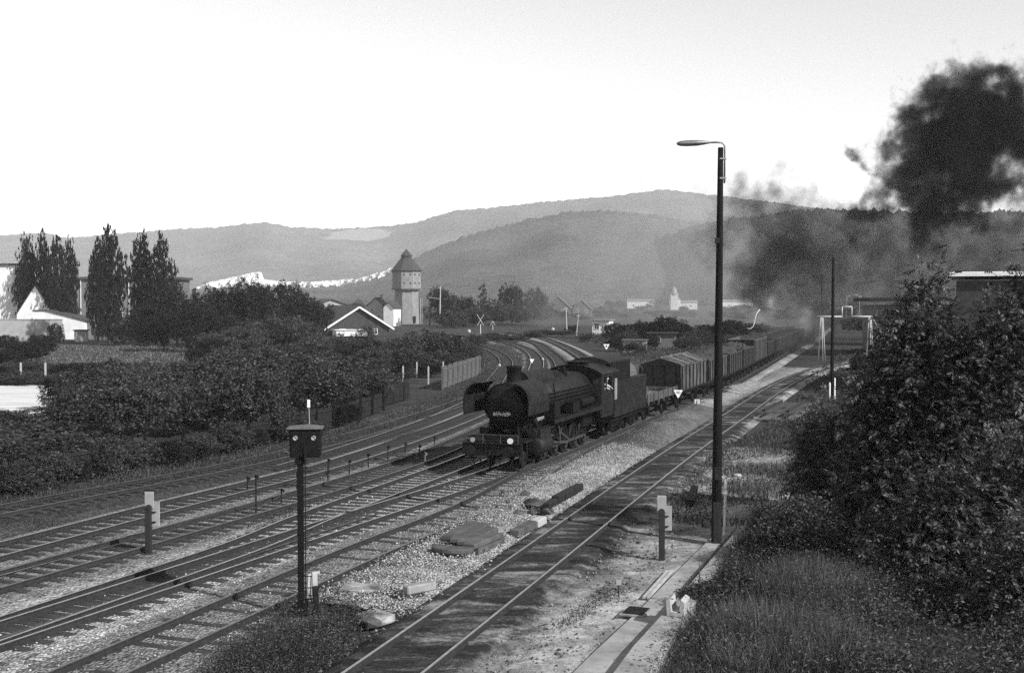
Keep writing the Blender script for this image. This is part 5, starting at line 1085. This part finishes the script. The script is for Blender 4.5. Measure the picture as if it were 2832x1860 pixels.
for i, (x, top, base, w, lb) in enumerate([(640, 724, 835, 130, 'pale crowned tree with the lightest leaves before the dark tree belt'), (566, 748, 840, 110, 'pale feathery tree left of the lightest crown'), (705, 735, 838, 120, 'pale tree below the station gable')]):
    px_plant('pale%d' % (i % 2), 'broadleaf_tree', x, top, base, w, lb, 'tree')
GB = 'bushes of the thicket behind the plank fence'
for i in range(13):
    x = -20 + i * 68 + random.uniform(-12, 12); yb = float(np.interp(x, [-260, 0, 305, 571, 756, 889], [1190, 1141, 1084, 1035, 992, 950])) + random.uniform(1, 12); s = yb - HZ / K
    px_plant(('bush%d' % (i % 4)) if i % 3 else 'dbush%d' % (i % 2), 'bush', x, yb - random.uniform(.9, 2.0) * s / 7.6, yb, random.uniform(1.2, 2.6) * s / 7.6, 'ragged bush sprawling over the dark plank fence', 'bush', 'bushes sprawling over the plank fence')
fx, fy = [-260, 0, 305, 571, 756, 889], [1190, 1141, 1084, 1035, 992, 950]
k = 0
for base in (826, 846, 866, 888, 912, 938, 968, 1002, 1040, 1078):
    x = -40 + random.uniform(0, 40)
    while x < 880:
        s = 7.6 * (FPX / K) / (base - HZ / K) / (FPX / K); wpx = random.uniform(3.6, 5.6) / s; yf = float(np.interp(x, fx, fy))
        if base < yf - 22:
            hpx = random.uniform(2.6, 4.6) / s
            ok = True
            if x < 175 and base > 880: hpx = min(hpx, 62 + .35 * max(0, base - 1000)); ok = base > 985
            if x < 480 and base < 900: hpx = min(hpx, 30); ok = base > 865
            elif x < 480: hpx = min(hpx, base - 838 + random.uniform(-12, 12))
            if ok:
                key = random.choice(['bush0', 'bush1', 'bush2', 'bush3', 'bush0', 'bush2', 'dbush0', 'pale0', 'pale1'])
                px_plant(key, 'bush', x, base - hpx, base, wpx, 'leafy bush in the dense thicket behind the plank fence', 'bush', GB); k += 1
        x += wpx * random.uniform(.55, .8)
for i, (x, top, base, w, lb) in enumerate([(15, 770, 812, 60, 'dark bush under the garden wall at the left border'), (95, 768, 822, 70, 'dark bush below the white outbuilding'), (130, 740, 800, 34, 'small bushy tree before the white outbuilding'), (60, 785, 840, 90, 'wide dark bush in the garden left of the poplars'), (20, 800, 850, 80, 'lower dark bush at the left border')]):
    px_plant('dbush%d' % (i % 2), 'bush', x, top, base, w, lb, 'bush')
for i, (x, top, base, w, lb) in enumerate([(165, 848, 948, 120, 'big dark bush beside the bright yard'), (230, 820, 935, 130, 'tall dark bush rising behind the bright yard')]):
    px_plant('dbush%d' % (i % 2), 'bush', x, top, base, w, lb, 'bush')
for i, (x, top, base, w) in enumerate([(868, 776, 850, 80), (928, 762, 858, 95), (990, 752, 846, 95), (1040, 762, 838, 90), (1085, 780, 845, 70), (962, 800, 868, 90), (905, 822, 884, 80), (1020, 805, 858, 70), (850, 820, 890, 70), (812, 790, 850, 90), (1060, 812, 858, 60), (940, 840, 882, 50), (1000, 838, 872, 50)]):
    px_plant(('bush%d' % (i % 4)) if i % 3 else 'dbush%d' % (i % 2), 'bush', x, top, base, w, 'bush in the garden plots between station and tracks', 'bush', 'bushes of the garden plots')
for i, (x, top, base, w, kk) in enumerate([(1028, 664, 757, 60, 'broad0'), (1058, 680, 756, 50, 'broad1'), (1088, 684, 755, 40, 'broad2'), (1122, 655, 752, 48, 'conifer0'), (1166, 664, 751, 46, 'conifer1'), (1190, 657, 750, 58, 'broad3'), (1150, 690, 753, 60, 'bush1'), (1240, 662, 742, 60, 'broad1'), (1100, 705, 757, 70, 'bush2'), (1050, 715, 760, 80, 'bush0'), (1200, 700, 752, 70, 'bush3'), (1262, 700, 748, 60, 'bush1')]):
    px_plant(kk, 'broadleaf_tree', x, top, base, w, 'tree in the hazy clump beyond the level crossing', 'tree', 'trees beyond the level crossing')
for i, (x, top, base, w) in enumerate([(1432, 742, 790, 60), (1462, 758, 800, 50), (1500, 738, 792, 70), (1545, 725, 788, 80), (1590, 745, 796, 70), (1628, 752, 800, 70), (1430, 778, 812, 50), (1480, 786, 822, 60), (1515, 770, 806, 40), (1600, 770, 812, 60), (1650, 745, 790, 60), (1360, 770, 793, 36), (1700, 735, 780, 80), (1575, 738, 780, 50), (1330, 752, 772, 36), (1760, 745, 775, 70), (1480, 745, 782, 60)]):
    px_plant('bush%d' % (i % 4) if i % 2 else 'dbush%d' % (i // 2 % 2), 'bush', x, top, base, w, 'bush on the embankment between the curve and the wagons', 'bush', 'bushes on the embankment')
for i, (x, top, base, w) in enumerate([(1150, 768, 790, 60), (1190, 770, 792, 60), (1235, 764, 784, 60), (1270, 762, 780, 50), (1108, 772, 800, 56), (1310, 762, 780, 44)]):
    px_plant('bush%d' % (i % 4), 'bush', x, top, base, w, 'low bush where the curving tracks vanish before the level crossing', 'bush', 'low bushes before the level crossing')
GT = 'far trees of the valley floor'
for i in range(150):
    b_ = random.uniform(712, 742); x = random.uniform(1210, 2120) if i < 100 else random.uniform(560, 1020)
    px_plant(random.choice(['broad0', 'broad1', 'broad2', 'bush0', 'bush3', 'conifer1']), 'broadleaf_tree', x, b_ - random.uniform(8, 22), b_, random.uniform(18, 46), 'small tree on the hazy valley floor below the hills', 'tree', GT)
for i, (x, top, base, w) in enumerate([(1985, 730, 770, 60), (2060, 740, 800, 70), (2110, 735, 830, 90), (2050, 790, 850, 60), (1995, 815, 862, 40), (2100, 830, 905, 80), (2020, 850, 900, 50)]):
    px_plant('dbush%d' % (i % 2), 'bush', x, top, base, w, 'dark bush right of the pipe bridge', 'bush', 'bushes right of the pipe bridge')

# ---- the ash like trees and shrubs at the right: leaf sprays on real branches
def spray_mesh(name, lobes, n, size, m, seed, clump=.5, nl=4, per=9, fill=.45):
    r = np.random.default_rng(seed); c, out = crown(lobes, n, clump, per, r, fill); keep = c[:, 2] > .15; c = c[keep]; out = out[keep]; n = len(c)
    d = out + unit(n, r) * .9; d[:, 2] -= .35; d /= np.linalg.norm(d, axis=1, keepdims=True); s = np.cross(d, np.array([0, 0, 1.0]) + unit(n, r) * .5); s /= np.maximum(np.linalg.norm(s, axis=1, keepdims=True), 1e-6); nn = np.cross(s, d)
    L = size * (.6 + .7 * r.random((n, 1))); C = []; D = []; S = []; LL = []
    for k in range(nl):
        for sg in (-1, 1):
            t_ = .2 + .7 * k / nl; ld = d * .55 + s * sg * .85 - nn * (.15 + .25 * r.random((n, 1))); ld /= np.linalg.norm(ld, axis=1, keepdims=True); l = L * .42
            C.append(c + d * L * t_ + ld * l * .5); D.append(ld); S.append(np.cross(ld, nn)); LL.append(l)
    C.append(c + d * L * 1.08); D.append(d); S.append(s); LL.append(L * .42)
    C, D, S, LL = map(np.concatenate, (C, D, S, LL)); S /= np.maximum(np.linalg.norm(S, axis=1, keepdims=True), 1e-6)
    return npmesh(name, *diamonds(C, D, S, LL[:, 0], LL[:, 0] * .36), m)
def ash(label, x, base, lobes, n, size, seed, th=4.5, name='ash_tree', r0=.09):
    q = G(x * K, base * K, -.1); e = empty(name, q, 0, label, 'tree'); link('crown', spray_mesh('ash_crown', lobes, n, size, m_leafn, seed), e)
    b = trunk(th, r0, [(th * (.2 + .09 * i), (l[0], l[1], l[2])) for i, l in enumerate(lobes[:8])], m_bark); b.build('trunk', m_bark, e); return e
ash('tall leafy ash tree with a pointed top left of the white roofed hall', 2135, 1290, [(0, 0, 3.6, 1.9, 1.7, 1.9), (.1, 0, 5.4, 1.2, 1.2, 1.4), (.15, 0, 6.8, .7, .7, 1.1), (.2, .1, 8.05, .33, .33, .65), (-1.0, .2, 3.2, 1.1, 1.2, 1.4), (-.9, -.2, 4.9, .8, .8, .9), (.9, -.2, 5.2, .9, .9, 1.1), (-.6, 0, 6.5, .5, .5, .6), (0, 0, 1.9, 2.0, 1.6, 1.3), (-1.7, .1, 2.3, .8, .8, .9)], 11000, .34, 71, 6.5)
ash('broad dark ash tree standing before the white roofed hall', 2300, 1310, [(0, 0, 4.0, 1.7, 1.7, 2.3), (.4, 0, 6.0, .9, .9, 1.2), (.3, .1, 7.1, .4, .4, .7), (.9, .2, 5.0, 1.1, 1.1, 1.4), (-.8, 0, 4.6, .8, .8, 1.0), (-1.2, -.3, 2.8, 1.1, 1.1, 1.3), (.8, -.6, 2.6, 1.2, 1.1, 1.4), (.9, 0, 6.6, .35, .35, .5)], 11000, .33, 72, 6.0)
ash('highest ash tree cut by the right border', 2425, 1305, [(0, 0, 4.2, 1.6, 1.6, 2.4), (.1, 0, 6.3, 1.1, 1.1, 1.5), (-.35, 0, 8.2, .6, .6, .75), (-.9, -.2, 5.4, .9, .9, 1.1), (-1.0, -.3, 3.2, 1.0, 1.0, 1.3), (.8, .2, 5.6, 1.0, 1.0, 1.2), (0, -.4, 2.0, 1.5, 1.3, 1.3)], 11000, .31, 73, 6.4)
ash('bushy young ash leaning over the meadow left of the tall ash', 2005, 1225, [(0, 0, 2.0, 1.5, 1.4, 1.5), (.4, 0, 3.5, 1.1, 1.1, 1.2), (-.9, .1, 1.8, .9, .9, 1.0), (.7, .2, 4.4, .8, .8, .9), (1.3, 0, 2.6, 1.1, 1.0, 1.4), (-.3, 0, 3.0, .7, .7, .7)], 7500, .34, 74, 3.6)
ash('slender sapling at the edge of the meadow', 1898, 1190, [(0, 0, 1.6, .75, .7, 1.0), (.05, 0, 2.7, .55, .55, .8), (.05, 0, 3.45, .3, .3, .5), (.5, .1, 1.5, .6, .6, .7), (-.35, 0, 1.1, .5, .5, .5)], 2600, .30, 75, 3.0, 'sapling', .05)
ash('dense low ash growth filling the space under the tall trees', 2200, 1400, [(0, 0, 1.6, 1.6, 1.3, 1.3), (1.2, 0, 2.0, 1.2, 1.2, 1.5), (-1.1, .2, 1.3, 1.1, 1.0, 1.0), (1.9, .3, 3.2, .9, .9, 1.0), (-.2, -.2, 2.6, .8, .8, .8)], 7000, .28, 76, 2.4, 'ash_shrub', .06)
ash('leafy shrub rising at the lower right border', 2345, 1500, [(.3, 0, 1.2, .9, .9, 1.1), (.6, 0, 2.1, .6, .6, .8), (.9, .2, 1.2, .8, .8, .9)], 4200, .26, 77, 2.6, 'ash_shrub', .05)
def shrub(label, x, base, lobes, n, leaf, m, seed, clump=.22):
    q = G(x * K, base * K, -.1); e = empty('shrub', q, 0, label, 'bush'); link('leaf_mass', foliage('shrub_leaves', lobes, n, leaf, m, clump, 16, .6, .5, seed, .03, .15), e)
    b = trunk(1.2, .04, [(.1 + .05 * i, (l[0], l[1], l[2] + .4 * l[5])) for i, l in enumerate(lobes)], m_bark); b.build('stem', m_bark, e); return e
shrub('round small leaved shrub beside the kerb slab', 1868, 1332, [(0, 0, .95, 1.35, 1.0, 1.0), (-.7, 0, .8, .85, .8, .85), (.75, 0, .75, .85, .8, .8), (.1, .1, 1.55, .8, .7, .6), (-.2, -.4, .6, 1.2, .8, .6)], 22000, .085, m_leafm, 81)
shrub('small shrub sprawling over the kerb by the trough piece', 1625, 1420, [(0, 0, .35, .55, .5, .4), (.5, -.1, .4, .6, .5, .45), (.9, .2, .5, .6, .5, .5)], 6000, .08, m_leafm, 82, .15)
shrub('shrub in the weeds under the ash trees', 2110, 1400, [(0, 0, .6, 1.1, .9, .7), (.8, 0, .8, .8, .8, .8)], 11000, .085, m_leafm, 83)

# ---- grass and weeds
def inpoly(P, poly):
    x, y = P[:, 0], P[:, 1]; c = np.zeros(len(P), bool); j = len(poly) - 1
    for i in range(len(poly)):
        xi, yi = poly[i]; xj, yj = poly[j]; k = ((yi > y) != (yj > y)) & (x < (xj - xi) * (y - yi) / (yj - yi + 1e-9) + xi); c ^= k; j = i
    return c
def scatter(poly, n, r, patch=0.0):
    poly = [(q[0], q[1]) for q in poly]; a = np.array(poly); lo, hi = a.min(0), a.max(0); out = np.zeros((0, 2))
    while len(out) < n:
        P = lo + r.random((n * 2, 2)) * (hi - lo); P = P[inpoly(P, poly)]
        if patch: f = np.sin(P[:, 0] * 1.1 + 2 * np.sin(P[:, 1] * .6)) + np.sin(P[:, 1] * .9 + 2 * np.sin(P[:, 0] * .8 + 1)); P = P[(f + r.normal(size=len(P)) * .7) > patch * 2 - 1.2]
        out = np.concatenate([out, P])
    return out[:n]
def grass(name, label, poly, n, h0, h1, w, m, seed, patch=.3, weeds=0, wm=None, wl=.09, z0=-.12, wh=.5):
    r = np.random.default_rng(seed); q = scatter(poly, n, r, patch); hv = (.6 + .4 * np.sin(q[:, 0] * .9 + 1.3 * np.sin(q[:, 1] * .5)) * np.sin(q[:, 1] * .7)); l = (h0 + (h1 - h0) * r.random(n) ** 1.5) * hv
    d = r.normal(size=(n, 3)) * .38; d[:, 2] = 1; d /= np.linalg.norm(d, axis=1, keepdims=True); s = perp(d, r)
    c = np.column_stack([q, np.full(n, z0)]) + d * (l / 2)[:, None]; V, F = diamonds(c, d, s, l, w * (.6 + .8 * r.random(n)))
    o = link(name, npmesh(name, V, F, m)); tag(o, label, 'grass', kind='stuff')
    if weeds:
        wq = scatter(poly, weeds // 28, r, patch); j = r.integers(0, len(wq), weeds); hh = wh * (.5 + r.random(len(wq)))
        c = np.column_stack([wq[j] + r.normal(size=(weeds, 2)) * .22, z0 + hh[j] * r.random(weeds) ** .7]); d = unit(weeds, r); d[:, 2] = d[:, 2] * .6 + .2; d /= np.linalg.norm(d, axis=1, keepdims=True)
        ll = wl * (.5 + r.random(weeds)); V, F = diamonds(c, d, perp(d, r), ll, ll * .4); o = link('weeds', npmesh('weeds', V, F, wm or m_leafm)); tag(o, 'leafy ' + label.replace('grass', 'weeds'), 'weeds', kind='stuff')
def gp(px): return [G(x * K, y * K, 0) for x, y in px]
right_poly = gp([(1762, 1225), (1715, 1290), (1676, 1345), (1648, 1392), (1616, 1440), (1592, 1488), (1566, 1540), (1520, 1640), (2600, 1640), (2600, 1270), (1900, 1215)])
# the bank itself, rising to the right
mb = MB(); a0, a1 = G(1748 * K, 1225 * K, 0), G(1500 * K, 1640 * K, 0); nb_ = 26
for i in range(nb_):
    q = a1.lerp(a0, i / (nb_ - 1) * 1.9 - .25)
    for k in range(15): x = q.x + .25 + k * 1.0; mb.v.append((x, q.y, -.2 + .5 * (1 - math.exp(-k * .45)) + .12 * hnoise(x, q.y, 1.2) * min(1, k / 2) + .02 * k))
for i in range(nb_ - 1):
    for k in range(14): a = i * 15 + k; mb.f.append((a, a + 1, a + 16, a + 15)); mb.mi.append(0); mb.sm.append(True)
tag(mb.build('bank_ground', MATS['rough_grass_ground']), 'low earth bank under the weeds right of the kerb slab', 'ground', kind='structure')
grass('grass', 'tall grass covering the bank right of the footway', right_poly, 110000, .3, 1.0, .013, m_grass, 91, .1, 34000, m_leafm, .075, .1, .7)
dry_poly = gp([(1760, 1400), (1640, 1560), (1700, 1600), (2150, 1600), (2100, 1420), (1900, 1340)])
grass('grass', 'pale dry seeding grass in the middle of the bank', dry_poly, 34000, .5, 1.3, .014, m_dry, 92, .3, 14000, m_leafl, .06, .15, 1.0)
grass('grass', 'scrubby dark grass in the corner under the ash shrubs', gp([(2020, 1430), (2460, 1400), (2460, 1660), (1980, 1660)]), 34000, .25, .9, .014, m_grass, 103, .1, 26000, m_leafm, .08, .1, .7)
grass('grass', 'meadow grass between the siding and the young ash', gp([(1640, 1225), (1530, 1200), (1570, 1120), (1690, 1030), (1760, 1000), (1860, 930), (1960, 890), (2060, 930), (2000, 1100), (1900, 1215)]), 60000, .15, .6, .028, m_grass, 93, 0, 12000, m_leafm, .11, -.12, .4)
grass('grass', 'rough grass right of the far siding under the tall bare pole', gp([(1840, 950), (1890, 870), (1960, 815), (2140, 790), (2160, 900), (1960, 900)]), 26000, .2, .7, .06, m_grass, 94, 0, 8000, m_leafm, .2, -.15, .5)
grass('grass', 'weedy grass round the foot of the signal', gp([(470, 1600), (540, 1510), (640, 1440), (700, 1405), (790, 1402), (850, 1430), (800, 1490), (690, 1600)]), 40000, .12, .45, .012, m_grass, 95, .45, 50000, m_leafm, .05, -.06, .34)
grass('grass', 'grass at the oily siding edge by the dirt', gp([(1100, 1600), (1330, 1420), (1500, 1280), (1620, 1180), (1660, 1200), (1560, 1290), (1500, 1340)]), 5000, .06, .25, .014, m_grass, 96, .8, 6000, m_leafm, .045, -.1, .12)
fl = [(x, y) for x, y in zip([-60, 0, 305, 571, 756, 889, 980, 1100, 1130], [1160, 1150, 1096, 1049, 1008, 968, 935, 890, 862])]
lo_ = [(x + 20, y + 38) for x, y in fl][::-1]
grass('grass', 'rough grass strip between the plank fence and the farthest track', gp(fl + lo_), 26000, .12, .6, .03, m_grass, 97, .25, 22000, m_leafm, .08, -.15, .5)
grass('grass', 'grass loop inside the curve beyond the locomotive', gp([(1115, 850), (1125, 815), (1160, 795), (1215, 800), (1235, 830), (1215, 870), (1170, 900), (1110, 890)]), 15000, .15, .5, .07, m_grass, 98, 0, 0)
grass('grass', 'grass of the embankment above the tender', gp([(1330, 790), (1420, 810), (1500, 845), (1640, 830), (1730, 790), (1700, 760), (1500, 770), (1380, 772)]), 26000, .2, .8, .09, m_grass, 99, 0, 9000, m_leafm, .25, -.15, .6)
grass('grass', 'pale grass strip below the poplars and dark trees', gp([(130, 802), (500, 806), (480, 850), (180, 855), (60, 838)]), 16000, .2, .7, .12, m_dry, 100, 0, 0)
grass('grass', 'weeds growing on the strip beside the wire stakes', gp([(520, 1240), (640, 1190), (800, 1130), (905, 1085), (930, 1092), (800, 1160), (620, 1230)]), 5000, .06, .3, .016, m_grass, 101, .5, 5000, m_leafm, .05, -.06, .16)
grass('grass', 'dry weeds on the oily cinders between the left tracks', gp([(-40, 1215), (120, 1200), (180, 1235), (60, 1265), (-40, 1270)]), 5000, .06, .3, .018, m_dry, 102, .2, 4000, m_leafm, .05, -.1, .16)
# bright sandy yard at the left
mb = MB(); py = gp([(-260, 893), (120, 890), (150, 905), (175, 950), (150, 990), (-260, 1000)]); mb.v = [(q.x, q.y, -.14) for q in py]; mb.f.append(tuple(range(len(py)))); mb.mi.append(0); mb.sm.append(False)
tag(mb.build('sandy_ground', mat('pale_sand', .42, .62, .5, obj=False, bmp=.2, rough=1, stretch=(.3, 1.4, 1))), 'bright sandy yard behind the fence at the left border', 'yard', kind='structure')
# ------------------------------------------------------------------ smoke and haze
def hull(name, m, lo, hi, label, kind='stuff'):
    mb = MB(); mb.box(((lo[0] + hi[0]) / 2, (lo[1] + hi[1]) / 2, (lo[2] + hi[2]) / 2), (hi[0] - lo[0], hi[1] - lo[1], hi[2] - lo[2])); o = mb.build(name, m)
    return tag(o, label, name.split('_')[-1], kind=kind)
def smoke(name, label, blobs, dens, color, ns, namp, lo=.12, hi=.55, warp=2.0, step=.35, aniso=.2):
    """blobs: (photo D x, y, radius px, depth, weight[, depth stretch])"""
    m = bpy.data.materials.new(name); m.use_nodes = True; t = m.node_tree; t.nodes.clear(); out = t.nodes.new('ShaderNodeOutputMaterial'); pv = t.nodes.new('ShaderNodeVolumePrincipled')
    t.links.new(pv.outputs[0], out.inputs['Volume']); P = t.nodes.new('ShaderNodeTexCoord').outputs['Object']
    nz = t.nodes.new('ShaderNodeTexNoise'); nz.inputs['Scale'].default_value = ns; nz.inputs['Detail'].default_value = 4; nz.inputs['Roughness'].default_value = .6; t.links.new(P, nz.inputs['Vector'])
    w = t.nodes.new('ShaderNodeVectorMath'); w.operation = 'MULTIPLY_ADD'; t.links.new(nz.outputs['Color'], w.inputs[0]); w.inputs[1].default_value = (warp * 2,) * 3; w.inputs[2].default_value = (-warp,) * 3
    q = t.nodes.new('ShaderNodeVectorMath'); t.links.new(P, q.inputs[0]); t.links.new(w.outputs[0], q.inputs[1]); acc = None; LO = np.full(3, 1e9); HI = -LO
    for bl in blobs:
        x, y, r, Y, wt = bl[:5]; c = A(x * K, y * K, Y); rw = r * Y / (FPX / K); ry = rw * (bl[5] if len(bl) > 5 else 1.0); rx, rz_ = rw * (bl[6] if len(bl) > 6 else 1.0), rw
        v = t.nodes.new('ShaderNodeVectorMath'); v.operation = 'MULTIPLY_ADD'; t.links.new(q.outputs[0], v.inputs[0]); v.inputs[1].default_value = (1 / rx, 1 / ry, 1 / rz_); v.inputs[2].default_value = (-c.x / rx, -c.y / ry, -c.z / rz_)
        l = t.nodes.new('ShaderNodeVectorMath'); l.operation = 'LENGTH'; t.links.new(v.outputs[0], l.inputs[0]); k = math_n(t, 'MULTIPLY_ADD', l.outputs['Value'], -wt, wt)
        acc = k if acc is None else math_n(t, 'SMOOTH_MAX', acc, k, .12)
        e = np.array([rx, ry, rz_]) * 1.15 + warp * .45; LO = np.minimum(LO, np.array(c) - e); HI = np.maximum(HI, np.array(c) + e)
    n2 = noise_n(t, P, ns * 3.1, 4, .62); f = math_n(t, 'ADD', acc, math_n(t, 'MULTIPLY_ADD', n2, namp * 2, -namp))
    g_ = t.nodes.new('ShaderNodeMapRange'); g_.interpolation_type = 'SMOOTHSTEP'; t.links.new(f, g_.inputs['Value']); g_.inputs['From Min'].default_value = lo; g_.inputs['From Max'].default_value = hi; g_.inputs['To Min'].default_value = 0; g_.inputs['To Max'].default_value = dens
    t.links.new(g_.outputs['Result'], pv.inputs['Density']); pv.inputs['Color'].default_value = (color,) * 3 + (1,); pv.inputs['Absorption Color'].default_value = (0, 0, 0, 1); pv.inputs['Anisotropy'].default_value = aniso
    for a in ('volume_step_rate',):
        try: setattr(m.cycles, a, step)
        except Exception: pass
    LO[2] = max(LO[2], -.15)
    return hull(name, m, LO, HI, label)
Y1 = 185
smoke('dark_smoke', 'billowing black smoke plume high above the rear of the train', [
    (2290, 250, 115, Y1, 1.0), (2165, 222, 80, Y1, .85), (2370, 240, 100, Y1, .9), (2220, 300, 110, Y1, 1.0), (2300, 320, 130, Y1, 1.1), (2200, 350, 120, Y1, 1.1), (2250, 410, 110, Y1, 1.05), (2130, 405, 100, Y1, 1.0), (2080, 440, 85, Y1, .85), (2160, 465, 95, Y1, .95), (2020, 378, 42, Y1, .7), (2040, 480, 75, Y1, .65), (2450, 300, 120, Y1, .95), (2250, 485, 70, Y1, .7), (2480, 430, 110, Y1, .7), (2380, 420, 70, Y1, .5)], .75, .022, .13, .72, .10, .62, 11.0, .35)
smoke('lower_smoke', 'dark smoke column rising from the rear of the train behind the lamp post', [
    (1840, 600, 130, 215, 1.05), (1790, 655, 100, 215, .9), (1865, 560, 95, 215, .95), (1840, 690, 95, 215, 1.05), (1832, 440, 45, 215, .85), (1888, 425, 36, 215, .75), (1860, 462, 65, 215, .8), (1920, 490, 80, 215, .55), (1720, 460, 110, 215, .55), (1800, 500, 110, 215, .65), (1700, 540, 110, 215, .5), (1910, 650, 100, 215, .7), (1875, 740, 85, 215, .85), (1830, 745, 70, 215, .8), (1800, 772, 60, 148, .75), (1840, 762, 60, 165, .8), (1880, 748, 60, 188, .8), (1930, 735, 70, 215, .7), (2000, 600, 160, 215, .5), (2150, 560, 160, 215, .5), (2320, 600, 180, 215, .45), (1950, 540, 120, 215, .55), (2480, 580, 180, 215, .45)], .21, .06, .09, .8, .10, .72, 14.0, .4)
smoke('pale_smoke', 'thin pale smoke drifting over the valley left of the lamp post', [
    (1500, 610, 230, 330, .8, 1.0, 1.2), (1380, 680, 150, 330, .6, 1.0, 1.3), (1640, 560, 190, 330, .8), (1620, 660, 190, 330, .8), (1300, 740, 110, 330, .5, 1, 1.4), (1760, 700, 150, 330, .8)], .040, .9, .03, .5, .05, .9, 16.0, .5)
smoke('drifting_smoke', 'grey smoke drifting low across the rear wagons of the train', [(1810, 765, 75, 140, .9), (1855, 750, 75, 155, .9), (1905, 735, 80, 175, .9), (1960, 715, 70, 195, .7), (1790, 720, 70, 150, .6)], .07, .34, .07, .7, .05, .8, 8.0, .4)
smoke('white_steam', 'small puff of white steam low behind the last visible wagons', [(1868, 752, 32, 190, 1.0), (1875, 734, 26, 190, .8), (1862, 770, 22, 190, .8)], .30, .97, .3, .5, .1, .7, 2.0, .5)

m = bpy.data.materials.new('haze'); m.use_nodes = True; t = m.node_tree; t.nodes.clear(); out = t.nodes.new('ShaderNodeOutputMaterial'); pv = t.nodes.new('ShaderNodeVolumePrincipled'); t.links.new(pv.outputs[0], out.inputs['Volume'])
pv.inputs['Density'].default_value = 1.1e-4; pv.inputs['Color'].default_value = (.99, .99, .99, 1); pv.inputs['Anisotropy'].default_value = -.25
try: m.cycles.homogeneous_volume = True
except Exception: pass
hull('haze', m, (-5500, -40, -12), (5500, 6200, 620), 'pale summer haze lying over the whole valley')
